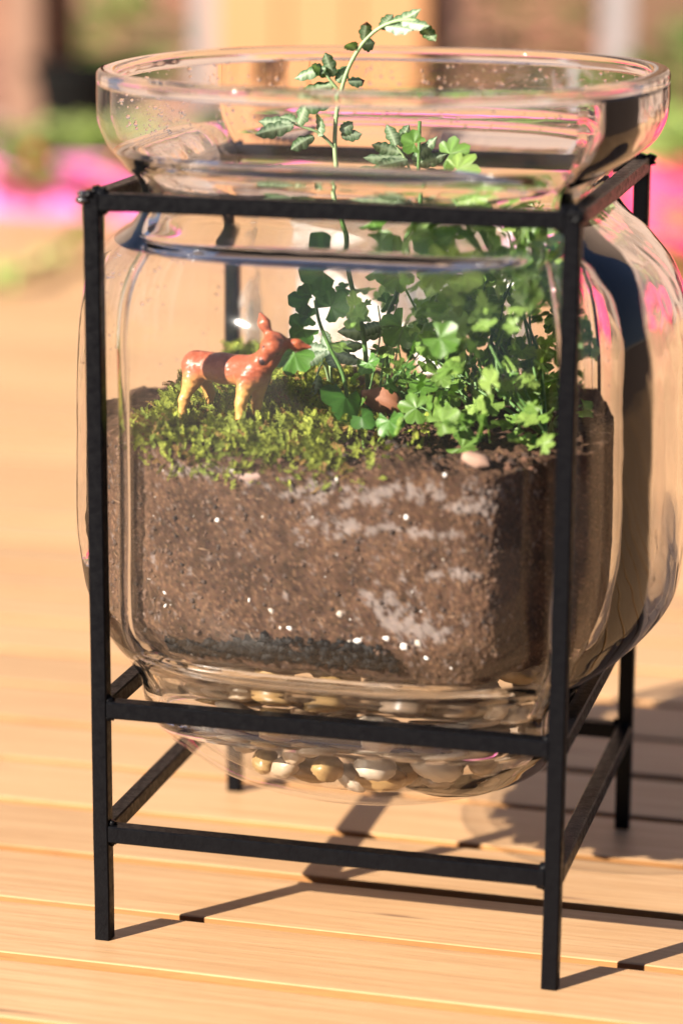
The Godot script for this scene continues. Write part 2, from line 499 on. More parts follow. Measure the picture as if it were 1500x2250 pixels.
func jar() -> void:
	var o := base("glass_jar")
	tag(o, "large clear bulging glass jar with flared open rim held in iron stand", "jar")
	var rows := 150
	# the near and left wall: two faces of thin clear glass
	var c1 := 130
	var a0 := deg_to_rad(SOLID_TO - 360.0); var a1 := deg_to_rad(SOLID_FROM)
	for side in 2:
		var w := PackedVector3Array()
		for i in rows:
			for j in c1:
				var u := float(j) / (c1 - 1)
				var e := minf(1.0, minf(u, 1.0 - u) * 8.0)
				var f := float(i) / (rows - 1)
				var deep := 0.030 + 0.025 * maxf(swell(f, 1.52, 1.73), swell(f, 0.45, 0.67))
				w.append(glass_point(f, lerpf(a0, a1, u), deep * side * (0.05 + 0.95 * e)))
		var m := grid_mesh(rows, c1, w)
		put("outer_face" if side == 0 else "inner_face", m, M.pane, o)
	# the far and right wall: solid glass that thins towards its two seams
	var c2 := 130
	var b0 := deg_to_rad(SOLID_FROM); var b1 := deg_to_rad(SOLID_TO)
	var v := PackedVector3Array(); var ix := PackedInt32Array()
	for side in 2:
		for i in rows:
			for j in c2:
				var f := float(i) / (rows - 1); var u := float(j) / (c2 - 1)
				var e := minf(1.0, minf(u, 1.0 - u) * 8.0)
				v.append(glass_point(f, lerpf(b0, b1, u), 0.030 * side * (0.02 + 0.98 * smoothstep(0.0, 1.0, e))))
	var half := rows * c2
	for i in rows - 1:
		for j in c2 - 1:
			var a := i * c2 + j
			ix.append_array([a, a + c2, a + 1, a + 1, a + c2, a + c2 + 1])
			a += half
			ix.append_array([a, a + 1, a + c2, a + 1, a + c2 + 1, a + c2])
	for j in c2 - 1:
		for e in [0, rows - 1]:
			var a: int = e * c2 + j; var b := a + half
			if e == 0: ix.append_array([a, a + 1, b, a + 1, b + 1, b])
			else: ix.append_array([a, b, a + 1, a + 1, b, b + 1])
	for i in rows - 1:
		for e in [0, c2 - 1]:
			var a: int = i * c2 + e; var b := a + half
			if e == 0: ix.append_array([a, b, a + c2, b, b + c2, a + c2])
			else: ix.append_array([a, a + c2, b, b, a + c2, b + c2])
	put("thick_wall", arrays(v, ix), M.glass, o)
	# the wall is thick glass where it was drawn in: at the neck, round the bowl and in the base
	glass_band(o, "thick_neck", 1.53, 1.72, a0, a1, 0.044)
	glass_band(o, "thick_shoulder", 0.46, 0.66, a0, a1, 0.040)
	glass_band(o, "thick_side", 0.68, 1.46, deg_to_rad(-90.0), deg_to_rad(-66.0), 0.026)
	# condensation clinging to the inside of the back wall
	var im := Image.create(512, 256, false, Image.FORMAT_RGBA8)
	var fa := FastNoiseLite.new(); fa.seed = 31; fa.frequency = 0.012; fa.fractal_octaves = 4
	var fb := FastNoiseLite.new(); fb.seed = 32; fb.noise_type = FastNoiseLite.TYPE_CELLULAR; fb.frequency = 0.055
	fb.cellular_return_type = FastNoiseLite.RETURN_DISTANCE2_SUB; fb.domain_warp_enabled = true; fb.domain_warp_amplitude = 22.0
	for y in 256:
		for x in 512:
			var n := fa.get_noise_2d(x, y)
			var rag := n * 34.0
			var d := minf(minf(x - 14.0, 441.0 - x), minf(y - 16.0, 250.0 - y)) + rag
			var gap: float = minf(absf(x - 386.0) - 24.0 + n * 16.0, 40.0)
			var k := clampf(d / 18.0, 0.0, 1.0) * clampf(gap / 9.0 + 0.25, 0.18, 1.0)
			var e := fb.get_noise_2d(x * 1.0, y * 0.8)
			k *= clampf(1.08 + e * 0.7 + n * 0.4, 0.4, 1.0)
			im.set_pixel(x, y, Color(0.98, 0.98, 0.98, clampf(k, 0.0, 0.98)))
	var fm := mat(Color.WHITE, 0.75, 0.4); fm.albedo_texture = ImageTexture.create_from_image(im); fm.transparency = BaseMaterial3D.TRANSPARENCY_ALPHA
	var fv := PackedVector3Array(); var fu := PackedVector2Array(); var fi := PackedInt32Array()
	for i in 24:
		for j in 40:
			fv.append(glass_point(lerpf(profile_at(1.06), profile_at(1.60), i / 23.0), deg_to_rad(lerpf(160.0, 236.0, j / 39.0)), 0.033))
			fu.append(Vector2(j / 39.0, 1.0 - i / 23.0))
			if i < 23 and j < 39:
				var a := i * 40 + j
				fi.append_array([a, a + 1, a + 40, a + 1, a + 41, a + 40])
	put("condensation", arrays(fv, fi, PackedColorArray(), fu), fm, o)
	# water drops on the inside of the far wall and the flare
	var drop := SphereMesh.new(); drop.radius = 1.0; drop.height = 2.0; drop.radial_segments = 8; drop.rings = 5
	var mm := MultiMesh.new(); mm.transform_format = MultiMesh.TRANSFORM_3D; mm.mesh = drop
	mm.instance_count = 1500
	for k in 1500:
		var f := rng.randf_range(profile_at(1.68), 0.995) if k % 3 else rng.randf_range(profile_at(1.12), profile_at(1.5))
		var r := 0.0003 + 0.0009 * pow(rng.randf(), 4.0)
		mm.set_instance_transform(k, Transform3D(Basis.from_scale(Vector3.ONE * r), glass_point(f, deg_to_rad(rng.randf_range(110, 285)), 0.0315)))
	var md := MultiMeshInstance3D.new(); md.name = "water_drops"; md.multimesh = mm; md.material_override = M.water
	o.add_child(md); tag(md, "", "", "", "stuff")
	# thick creases where the hot glass was pressed against the two front legs
	for th in [-43.0, 47.5]:
		var path := []
		for k in 9: path.append(glass_point(lerpf(profile_at(0.56), profile_at(1.55), k / 8.0), deg_to_rad(th + 0.6 * sin(k * 1.7)), 0.016))
		put("crease", tube(path, 0.0029, 0.0024, 16), M.glass, o)
	# rounded solid lip
	var seg := 180; var ring := 24
	var lv := PackedVector3Array()
	for i in seg + 1:
		for j in ring + 1:
			var th := TAU * i / seg; var ph := TAU * j / ring
			var d := Vector3(sin(th), 0, cos(th))
			var cx := signf(cos(ph)) * pow(absf(cos(ph)), 0.6); var cy := signf(sin(ph)) * pow(absf(sin(ph)), 0.75)
			lv.append(glass_point(1.0, th, 0.021) + d * cx * 0.0215 * S + Vector3(0, 0.008 * S + cy * 0.018 * S, 0))
	var lip := grid_mesh(seg + 1, ring + 1, lv, true)
	put("lip", lip, M.glass, o)

# ---------------------------------------------------------------- soil
func block_radius(th: float, half: float, n: float) -> float:
	return half / pow(pow(absf(sin(th)), n) + pow(absf(cos(th)), n), 1.0 / n)

const OUTLINE := [[0.0, 0.485], [0.2, 0.485], [0.33, 0.482], [0.378, 0.435], [0.43, 0.33], [0.56, 0.12], [0.61, -0.1], [0.55, -0.33], [0.42, -0.48], [0.2, -0.54], [0.0, -0.56], [-0.25, -0.53], [-0.45, -0.43], [-0.59, -0.22], [-0.645, 0.0], [-0.61, 0.22], [-0.52, 0.36], [-0.44, 0.44], [-0.36, 0.475], [-0.2, 0.485]]

func soil_edge(u: float) -> Vector2:
	# the outline of the soil against the glass, u from 0 to 1 round the jar from the front
	var n := OUTLINE.size(); var x := fposmod(u, 1.0) * n; var i := int(x); var q := []
	for k in [-1, 0, 1, 2]:
		var e = OUTLINE[posmod(i + k, n)]
		q.append(Vector2(e[0], e[1]))
	return q[1].cubic_interpolate(q[2], q[0], q[3], x - i)

func soil_shrink(y: float) -> float:
	# the block narrows where the bowl draws in
	return lerpf(0.87, 1.0, smoothstep(0.60, 0.74, y))

func soil_front(x: float) -> float:
	# depth of the soil's front face at that x
	var best := 0.48
	for k in 60:
		var e := soil_edge(-0.2 + 0.4 * k / 59.0)
		if absf(e.x - x) < 0.012: best = e.y
	return best

func soil_top(x: float, z: float) -> float:
	# in stand widths
	var y := 1.108 + 0.02 * noise.get_noise_2d(x * 90.0, z * 90.0)
	y += 0.045 * exp(-(pow(x + 0.28, 2) + pow(z - 0.05, 2)) / 0.05)
	y += 0.03 * exp(-(pow(x - 0.25, 2) + pow(z + 0.1, 2)) / 0.06)
	y -= 0.02 * exp(-(pow(x - 0.0, 2) + pow(z - 0.45, 2)) / 0.01)
	return y

func soil_colour(p: Vector3, fine: FastNoiseLite, patch: FastNoiseLite) -> Color:
	var a := fine.get_noise_3dv(p * 1.0); var b := fine.get_noise_3dv(p * 0.22 + Vector3(50, 0, 0)); var k := fine.get_noise_3dv(p * 2.3 + Vector3(0, 80, 0))
	var c := Color(0.088, 0.047, 0.028).lerp(Color(0.042, 0.023, 0.015), clampf(0.45 + a * 0.9 + b * 0.5, 0, 1))
	var big := patch.get_noise_3dv(p * 0.09)
	c = Color(c.r * (0.9 + 0.55 * big), c.g * (0.9 + 0.55 * big), c.b * (0.9 + 0.55 * big))
	if k > 0.36: c = c.lerp(Color(0.17, 0.095, 0.055), 0.7)
	if k < -0.40: c = c.lerp(Color(0.02, 0.013, 0.010), 0.8)
	return c

const MOULD := [[-0.28, 1.075, 0.10, 0.022], [0.02, 1.045, 0.16, 0.025], [0.20, 1.06, 0.13, 0.022], [0.33, 1.07, 0.07, 0.018], [0.30, 1.035, 0.09, 0.016], [0.06, 0.975, 0.10, 0.02], [0.20, 0.975, 0.06, 0.012], [0.26, 0.895, 0.06, 0.015], [0.15, 0.79, 0.07, 0.05], [0.20, 0.765, 0.07, 0.03], [0.12, 0.815, 0.04, 0.03]]
func soil() -> void:
	var o := base("potting_soil")
	tag(o, "block of brown potting soil with pale mould filling the jar's lower half", "soil")
	var fine := FastNoiseLite.new(); fine.seed = 21; fine.frequency = 1.0; fine.fractal_octaves = 3
	var patch := FastNoiseLite.new(); patch.seed = 22; patch.frequency = 1.0; patch.fractal_octaves = 4
	var cols := 760; var side_rows := 96; var top_rows := 60; var bot_rows := 20
	var rows := bot_rows + side_rows + top_rows
	var v := PackedVector3Array(); var ix := PackedInt32Array(); var cc := PackedColorArray()
	for i in rows:
		for j in cols:
			var th := TAU * j / (cols - 1)
			var p: Vector3
			var edge := soil_edge(float(j) / (cols - 1))
			var ex := edge.x; var ez := edge.y
			var ytop := soil_top(ex, ez)
			var ybot := 0.585 + 0.012 * noise.get_noise_2d(ex * 200.0, ez * 200.0)
			if i < bot_rows:
				var f := float(i) / bot_rows
				var s := sin(f * PI / 2)
				var k := soil_shrink(0.6)
				p = Vector3(ex * s * k, ybot + 0.05 * (1.0 - cos(f * PI / 2)), ez * s * k)
			elif i < bot_rows + side_rows:
				var f := float(i - bot_rows) / (side_rows - 1)
				var y := lerpf(ybot + 0.05, ytop, f)
				var k := soil_shrink(y)
				p = Vector3(ex * k, y, ez * k)
			else:
				var f := 1.0 - float(i - bot_rows - side_rows + 1) / top_rows
				p = Vector3(ex * f, soil_top(ex * f, ez * f) + 0.008 * noise.get_noise_2d(ex * f * 500.0, ez * f * 500.0), ez * f)
			var q := p * 85.0
			var col := soil_colour(q, fine, patch)
			var bump := fine.get_noise_3dv(q * 0.8) * 0.005 + patch.get_noise_3dv(p * 22.0) * 0.004
			if i < bot_rows + side_rows and ez > 0.3 and i > bot_rows:
				var mo := 0.0
				for e in MOULD:
					var dx: float = (p.x - e[0]) / e[2]; var dy: float = (p.y - e[1]) / e[3]
					mo = maxf(mo, exp(-(dx * dx + dy * dy)))
				var nn := patch.get_noise_3dv(p * 26.0) + 0.5 * patch.get_noise_3dv(p * 90.0)
				mo = clampf((mo * 1.1 + nn * 1.5 - 0.60) * 1.7, 0.0, 0.8)
				col = col.lerp(Color(0.25, 0.21, 0.195), mo * 0.7)
			p += Vector3(ex, 0, ez).normalized() * bump if i < bot_rows + side_rows else Vector3(0, bump * 1.6, 0)
			v.append(p * S); cc.append(col)
	for i in rows - 1:
		for j in cols - 1:
			var a := i * cols + j
			ix.append_array([a, a + cols, a + 1, a + 1, a + cols, a + cols + 1])
	var sm := mat(Color.WHITE, 0.95, 0.3); sm.vertex_color_use_as_albedo = true
	put("earth", arrays(v, ix, cc), sm, o)
	# white perlite grains showing on the front face
	var white := mat(lin(0.72, 0.68, 0.64), 0.8)
	var cream := mat(lin(0.42, 0.36, 0.30), 0.8)
	var gl := []
	for k in 5: gl.append(lump(Vector3(1.0, rng.randf_range(0.6, 1.0), 0.7), 0.8, 200 + k))
	var grains := [[-0.12, 0.78, 13], [-0.08, 0.745, 11], [0.03, 0.785, 13], [-0.10, 0.745, 8], [0.07, 0.73, 18], [0.05, 0.725, 10], [0.20, 0.735, 16], [0.13, 0.74, 14], [0.17, 0.725, 15], [0.22, 0.70, 10], [0.17, 1.005, 9], [-0.36, 0.80, 9], [-0.36, 0.77, 8], [-0.34, 0.655, 9], [-0.17, 0.80, 9], [-0.24, 0.97, 9], [-0.14, 0.985, 6], [0.07, 0.68, 7], [0.09, 0.68, 7], [0.28, 0.68, 8], [0.25, 0.92, 7], [0.345, 0.88, 6], [0.345, 0.865, 6], [0.35, 0.99, 8], [0.36, 1.075, 12], [-0.205, 1.082, 12], [0.02, 1.075, 9], [0.25, 1.10, 8]]
	for k in 70: grains.append([rng.randf_range(-0.42, 0.40), rng.randf_range(0.66, 1.08), rng.randf_range(1.6, 3.8)])
	for g in grains:
		put("perlite_grain", gl[rng.randi() % 5], [white, white, cream][rng.randi() % 3], o, Transform3D(Basis(Vector3(0, 0, 1), rng.randf() * TAU).scaled(Vector3.ONE * g[2] * 0.00013), Vector3(g[0] * soil_shrink(g[1]), g[1], soil_front(g[0]) * soil_shrink(g[1]) - 0.001) * S))
	# charcoal along the bottom
	var coal := mat(lin(0.004, 0.0045, 0.005), 0.6, 0.25)
	var cl := []
	for k in 5: cl.append(lump(Vector3(1, rng.randf_range(0.6, 0.9), 0.8), 1.6, 300 + k, 5, 7))
	for k in 260:
		var x := rng.randf_range(-0.38, 0.16)
		var top := 0.70 + 0.03 * noise.get_noise_1d(x * 300.0) - 0.03 * smoothstep(0.15, 0.34, -x)
		var y := rng.randf_range(0.665, top + 0.022)
		put("charcoal_lump", cl[k % 5], coal, o, Transform3D(Basis(Vector3(rng.randf(), rng.randf(), 1).normalized(), rng.randf() * TAU).scaled(Vector3.ONE * rng.randf_range(0.0012, 0.0032)), Vector3(x * soil_shrink(y), y, soil_front(x) * soil_shrink(y) + 0.001) * S))
	# fine crumbs and fibres that stand proud of the front face
	for t in 4:
		var mm := MultiMesh.new(); mm.transform_format = MultiMesh.TRANSFORM_3D; mm.mesh = cl[t]; mm.instance_count = [170, 420, 520, 90][t]
		for k in mm.instance_count:
			var u := rng.randf_range(-0.22, 0.14); var e := soil_edge(u); var s := 0.0003 + 0.0011 * pow(rng.randf(), 3.0)
			var st := Vector3(s, s, s) if t < 3 else Vector3(s * 2.4, s * 0.3, s * 0.3)
			mm.set_instance_transform(k, Transform3D(Basis.from_euler(Vector3(0, 0, rng.randf() * TAU)) * Basis.from_scale(st), Vector3(e.x, rng.randf_range(0.70, 1.10), e.y) * S))
		var mi := MultiMeshInstance3D.new(); mi.name = numbered("fine_crumbs", o); mi.multimesh = mm
		mi.material_override = mat([lin(0.022, 0.014, 0.011), lin(0.10, 0.055, 0.035), lin(0.05, 0.03, 0.022), lin(0.20, 0.12, 0.07)][t], 0.9)
		o.add_child(mi); tag(mi, "", "", "", "stuff")
	# loose crumbs, bark and roots on top
	var crumb := [mat(lin(0.05, 0.026, 0.017), 0.9), mat(lin(0.11, 0.05, 0.028), 0.9), mat(lin(0.03, 0.017, 0.012), 0.8)]
	for k in 220:
		var x := rng.randf_range(-0.15, 0.44); var z := rng.randf_range(-0.2, 0.46)
		var s := rng.randf_range(0.0008, 0.0026)
		put("soil_crumb", cl[k % 5], crumb[k % 3], o, Transform3D(Basis(Vector3(rng.randf(), 1, rng.randf()).normalized(), rng.randf() * TAU).scaled(Vector3(s, s * 0.8, s)), Vector3(x * S, soil_top(x, z) * S + s * 0.4, z * S)))
	var bark := mat(lin(0.20, 0.075, 0.035), 0.7)
	put("bark_chip", lump(Vector3(0.010, 0.006, 0.004), 0.9, 77), bark, o, Transform3D(Basis(Vector3.FORWARD, 0.3), Vector3(0.0073, 0.2579, 0.0264)))
	put("bark_chip", lump(Vector3(0.008, 0.003, 0.004), 0.7, 78), mat(lin(0.36, 0.22, 0.16), 0.8), o, Transform3D(Basis(Vector3.FORWARD, 0.2), Vector3(0.0672, 0.2478, 0.0968)))
	put("bark_chip", lump(Vector3(0.010, 0.003, 0.003), 0.7, 79), mat(lin(0.30, 0.20, 0.17), 0.8), o, Transform3D(Basis(Vector3.FORWARD, -0.15), Vector3(-0.0384, 0.2348, 0.1045)))

# ---------------------------------------------------------------- pebbles
func pebbles() -> void:
	var kinds := [["cream", lin(0.50, 0.40, 0.29)], ["white", lin(0.60, 0.53, 0.44)], ["tan", lin(0.42, 0.29, 0.17)], ["grey brown", lin(0.26, 0.20, 0.15)], ["ochre", lin(0.42, 0.28, 0.12)]]
	var ms := []
	var grain := NoiseTexture2D.new(); grain.width = 256; grain.height = 256; grain.seamless = true
	var fn := FastNoiseLite.new(); fn.frequency = 0.012; fn.fractal_octaves = 5; grain.noise = fn
	var ramp := Gradient.new(); ramp.set_color(0, Color(0.72, 0.66, 0.6)); ramp.set_color(1, Color(1, 1, 1)); grain.color_ramp = ramp
	for k in kinds:
		var m := mat(k[1], 0.35); m.albedo_texture = grain; m.uv1_triplanar = true; m.uv1_scale = Vector3.ONE * 60
		ms.append(m)
	var shapes := []
	for k in 7: shapes.append(lump(Vector3(1.05, rng.randf_range(0.5, 0.7), rng.randf_range(0.65, 0.98)), 0.24, 400 + k, 12, 18))
	# packed by hand in rings that follow the inside of the bowl
	var placed := []
	var tries := 0
	while placed.size() < 140 and tries < 60000:
		tries += 1
		var r := rng.randf_range(0.034, 0.060)
		var y := rng.randf_range(0.30, 0.60)
		var lim := minf(bowl_radius(y - r * 0.4) - 0.05 - r, bowl_radius(y - r * 0.75) - 0.06)
		if lim <= 0.0: continue
		var rad := lim * (1.0 if rng.randf() < 0.75 else sqrt(rng.randf())); var th := rng.randf() * TAU
		var p := Vector3(sin(th) * rad, y, cos(th) * rad)
		var ok := true
		for q in placed:
			if p.distance_to(q[0]) < (r + q[1]) * 0.78: ok = false; break
		if ok: placed.append([p, r])
	for q in placed:
		var k := int([0, 0, 1, 1, 2, 3, 4][rng.randi() % 7])
		var o := put("pebble", shapes[rng.randi() % 7], ms[k], self, Transform3D(Basis.from_euler(Vector3(rng.randf_range(-0.6, 0.6), rng.randf() * TAU, rng.randf_range(-0.6, 0.6))).scaled(Vector3.ONE * q[1] * S), q[0] * S))
		var p: Vector3 = q[0]
		var seen := p.z > -0.05
		var a := rad_to_deg(atan2(p.x, p.z)) - 14.0
		var side: String = ["at the far left", "left of centre", "just left of the middle", "just right of the middle", "right of centre", "at the far right"][clampi(int((a + 90.0) / 30.0), 0, 5)]
		var row: String = "low in the bowl" if p.y < 0.39 else ("halfway up the heap" if p.y < 0.49 else "close under the soil")
		var size: String = "small" if q[1] < 0.042 else ("large" if q[1] > 0.052 else "mid-sized")
		tag(o, ("%s %s pebble %s, %s" % [size, kinds[k][0], row, side]) if seen else "%s pebble at the back of the heap, hidden by others" % kinds[k][0], "pebble", "pebbles in the bottom of the jar")

func bowl_radius(y: float) -> float:
	for k in PROFILE.size() - 1:
		if y < PROFILE[k + 1][0]: return lerpf(PROFILE[k][1], PROFILE[k + 1][1], clampf((y - PROFILE[k][0]) / (PROFILE[k + 1][0] - PROFILE[k][0]), 0, 1))
	return 0.6

# ---------------------------------------------------------------- moss
func moss_frond(sd: int) -> ArrayMesh:
	var v := PackedVector3Array(); var ix := PackedInt32Array(); var cc := PackedColorArray()
	var r := RandomNumberGenerator.new(); r.seed = sd
	var n := 9
	for k in n:
		var f := float(k) / n
		var p := Vector3(0.25 * sin(f * 2.0 + sd), f, 0.25 * f * f)
		for s in [-1, 1]:
			var l := (0.42 - 0.25 * f) * r.randf_range(0.7, 1.2)
			var d := Vector3(s * 0.8, 0.55, r.randf_range(-0.4, 0.4)).normalized() * l
			var w := Vector3(-d.y, d.x, 0.02).normalized() * l * 0.26
			var b := v.size()
			v.append(p); v.append(p + d * 0.5 + w); v.append(p + d * 0.5 - w); v.append(p + d + Vector3(0, -0.05, 0.06))
			for e in 4: cc.append(Color(1, 1, 1))
			ix.append_array([b, b + 1, b + 2, b + 1, b + 3, b + 2])
	return arrays(v, ix, cc)

func moss() -> void:
	var o := base("moss_cushion")
	tag(o, "patch of yellow green feathery moss under the toy deer", "moss", "", "stuff")
	var m := mat(Color.WHITE, 0.7, 0.3); m.vertex_color_use_as_albedo = true
	m.backlight_enabled = true; m.backlight = Color(0.6, 0.65, 0.2)
	for t in 3:
		var mm := MultiMesh.new()
		mm.transform_format = MultiMesh.TRANSFORM_3D; mm.use_colors = true
		mm.mesh = moss_frond(t + 1)
		var xs := []; var cs := []
		while xs.size() < 2300:
			var x := rng.randf_range(-0.475, 0.16); var z := rng.randf_range(-0.42, 0.485)
			var edge := -0.02 - 0.35 * maxf(0.0, 0.25 - z) * 0.6 + 0.08 * noise.get_noise_1d(z * 300.0)
			if z < -0.1: edge = -0.22
			if x > edge and rng.randf() > 0.08: continue
			if noise.get_noise_2d(x * 260.0 + 70.0, z * 260.0) > 0.16 and rng.randf() < 0.8: continue
			if absf(x) > 0.47 or Vector2(x, z).length() > block_radius(atan2(x, z), 0.485, 7.0): continue
			var up := 0.0
			if z > 0.44: up = -rng.randf_range(0.0, 0.03) * clampf(1.2 - absf(x + 0.1) * 2.5, 0.1, 1.0)
			var hgt := rng.randf_range(0.0, 0.05) + 0.035 * clampf((0.2 - z), 0, 0.5) * 2.0 * float(x < -0.1)
			var p := Vector3(x, soil_top(x, z) + up + hgt - 0.02, z) * S
			var d := Vector3(rng.randfn() * 0.6, rng.randf_range(0.1, 1.0), rng.randfn() * 0.6 + 0.35)
			if up < 0.0: d = Vector3(rng.randfn() * 0.6, rng.randf_range(-0.8, 0.4), 0.6)
			xs.append(facing(p, d, Vector3(rng.randfn(), rng.randfn(), 1.0), rng.randf_range(0.0035, 0.0075)))
			var c := Color(0.33, 0.37, 0.055).lerp(Color(0.13, 0.17, 0.03), rng.randf())
			if rng.randf() < 0.13: c = Color(0.22, 0.13, 0.04)
			cs.append(c)
		mm.instance_count = xs.size()
		for k in xs.size():
			mm.set_instance_transform(k, xs[k]); mm.set_instance_color(k, cs[k])
		var mi := MultiMeshInstance3D.new()
		mi.name = numbered("moss_fronds", o); mi.multimesh = mm; mi.material_override = m
		o.add_child(mi)
		tag(mi, "", "", "", "stuff")

# ---------------------------------------------------------------- toy deer
func deer() -> void:
	# joints of tapered capsules: a, b, radius a, radius b
	var B := [
		[Vector3(-0.0801, 0.2742, 0.0506), Vector3(-0.0655, 0.2738, 0.0550), 0.029, 0.030], [Vector3(-0.0655, 0.2738, 0.0550), Vector3(-0.0477, 0.2744, 0.0616), 0.030, 0.033],
		[Vector3(-0.0804, 0.2732, 0.0528), Vector3(-0.0806, 0.2678, 0.0550), 0.026, 0.020], [Vector3(-0.0803, 0.2680, 0.0561), Vector3(-0.0846, 0.2578, 0.0572), 0.019, 0.0095], [Vector3(-0.0846, 0.2578, 0.0572), Vector3(-0.0855, 0.2481, 0.0583), 0.0095, 0.0085],
		[Vector3(-0.0790, 0.2676, 0.0440), Vector3(-0.0761, 0.2588, 0.0418), 0.018, 0.0095], [Vector3(-0.0761, 0.2588, 0.0418), Vector3(-0.0766, 0.2498, 0.0418), 0.0095, 0.008],
		[Vector3(-0.0498, 0.2723, 0.0660), Vector3(-0.0524, 0.2603, 0.0693), 0.024, 0.0105], [Vector3(-0.0524, 0.2603, 0.0693), Vector3(-0.0528, 0.2477, 0.0704), 0.0105, 0.0085],
		[Vector3(-0.0456, 0.2706, 0.0594), Vector3(-0.0474, 0.2579, 0.0594), 0.019, 0.0095], [Vector3(-0.0474, 0.2579, 0.0594), Vector3(-0.0468, 0.2484, 0.0594), 0.0095, 0.0085],
		[Vector3(-0.0460, 0.2763, 0.0627), Vector3(-0.0406, 0.2821, 0.0627), 0.029, 0.022], [Vector3(-0.0406, 0.2816, 0.0627), Vector3(-0.0367, 0.2879, 0.0638), 0.022, 0.021],
		[Vector3(-0.0369, 0.2892, 0.0649), Vector3(-0.0371, 0.2884, 0.0704), 0.0235, 0.021], [Vector3(-0.0371, 0.2884, 0.0704), Vector3(-0.0391, 0.2834, 0.0770), 0.0185, 0.0125],
		[Vector3(-0.0836, 0.2749, 0.0484), Vector3(-0.0857, 0.2708, 0.0484), 0.010, 0.006],
	]
	for e in [[Vector3(-0.0399, 0.2928, 0.0638), Vector3(-0.0425, 0.2983, 0.0638), Vector3(-0.0446, 0.3028, 0.0627)], [Vector3(-0.0333, 0.2895, 0.0616), Vector3(-0.0274, 0.2880, 0.0605), Vector3(-0.0210, 0.2873, 0.0594)]]:
		B.append([e[0], e[1], 0.0075, 0.0115]); B.append([e[1], e[2], 0.0115, 0.0035])
	for k in B.size():
		var fat := 1.08 if k < 3 or (k > 10 and k < 15) else 1.06
		B[k][2] *= S * fat; B[k][3] *= S * fat
	var cell := 0.0007
	var lo := Vector3.INF; var hi := -Vector3.INF
	for b in B:
		for k in 2:
			lo = lo.min(b[k] - Vector3.ONE * (b[2 + k] + cell * 3)); hi = hi.max(b[k] + Vector3.ONE * (b[2 + k] + cell * 3))
	var n := Vector3i(((hi - lo) / cell).ceil()) + Vector3i.ONE
	var F := PackedFloat32Array(); F.resize(n.x * n.y * n.z); F.fill(1.0)
	var kk := 0.0022
	for b in B:   # smooth minimum, visiting only the cells near each bone
		var pad: float = maxf(b[2], b[3]) + 0.005
		var l: Vector3 = b[0].min(b[1]) - Vector3.ONE * pad; var h: Vector3 = b[0].max(b[1]) + Vector3.ONE * pad
		var i0 := Vector3i(((l - lo) / cell).floor()).clamp(Vector3i.ZERO, n - Vector3i.ONE); var i1 := Vector3i(((h - lo) / cell).ceil()).clamp(Vector3i.ZERO, n - Vector3i.ONE)
		var ab: Vector3 = b[1] - b[0]; var inv := 1.0 / ab.length_squared(); var A: Vector3 = b[0]; var ra: float = b[2]; var rb: float = b[3]
		for z in range(i0.z, i1.z + 1):
			for y in range(i0.y, i1.y + 1):
				for x in range(i0.x, i1.x + 1):
					var p := lo + Vector3(x, y, z) * cell - A
					var t := clampf(p.dot(ab) * inv, 0.0, 1.0)
					var d := (p - ab * t).length() - lerpf(ra, rb, t)
					var id := (z * n.y + y) * n.x + x
					var c := F[id]
					var hh := maxf(kk - absf(c - d), 0.0) / kk
					F[id] = minf(c, d) - hh * hh * kk * 0.25
	# surface nets
	var index := {}
	var v := PackedVector3Array(); var ix := PackedInt32Array(); var nn := PackedVector3Array(); var cc := PackedColorArray()
	var step := [1, n.x, n.x * n.y]
	for z in n.z - 1:
		for y in n.y - 1:
			for x in n.x - 1:
				var id := (z * n.y + y) * n.x + x
				var sum := Vector3.ZERO; var cnt := 0
				var val := []
				var inside := 0
				for c in 8:
					var f := F[id + (c & 1) + ((c >> 1) & 1) * step[1] + ((c >> 2) & 1) * step[2]]
					val.append(f); inside += int(f < 0.0)
				if inside == 0 or inside == 8: continue
				for a in 8:
					for k in 3:
						var b := a | (1 << k)
						if b == a or (val[a] < 0.0) == (val[b] < 0.0): continue
						var t: float = val[a] / (val[a] - val[b])
						var pa := Vector3(a & 1, (a >> 1) & 1, (a >> 2) & 1); var pb := Vector3(b & 1, (b >> 1) & 1, (b >> 2) & 1)
						sum += pa.lerp(pb, t); cnt += 1
				index[id] = v.size()
				var g := Vector3(val[1] + val[3] + val[5] + val[7] - val[0] - val[2] - val[4] - val[6], val[2] + val[3] + val[6] + val[7] - val[0] - val[1] - val[4] - val[5], val[4] + val[5] + val[6] + val[7] - val[0] - val[1] - val[2] - val[3]).normalized()
				v.append(lo + (Vector3(x, y, z) + sum / cnt) * cell); nn.append(g)
	for id in index:
		var x: int = id % n.x; var y: int = (id / n.x) % n.y; var z: int = id / (n.x * n.y)
		for k in 3:
			var other: int = id + step[k]
			if (F[id] < 0.0) == (F[other] < 0.0): continue
			var u: int = step[(k + 1) % 3]; var w: int = step[(k + 2) % 3]
			if not (index.has(id - u) and index.has(id - w) and index.has(id - u - w)): continue
			var q := [index[id], index[id - u], index[id - u - w], index[id - w]]
			if F[id] < 0.0: ix.append_array([q[0], q[2], q[1], q[0], q[3], q[2]])
			else: ix.append_array([q[0], q[1], q[2], q[0], q[2], q[3]])
	# hand-painted toy: red-brown back and head, yellow-tan belly and legs, dark nose
	var nose := Vector3(-0.0392, 0.2828, 0.0792); var top := Vector3(-0.0671, 0.2796, 0.0572).y; var low := Vector3(-0.0671, 0.2663, 0.0572).y
	var head := Vector3(-0.0374, 0.2883, 0.0660)
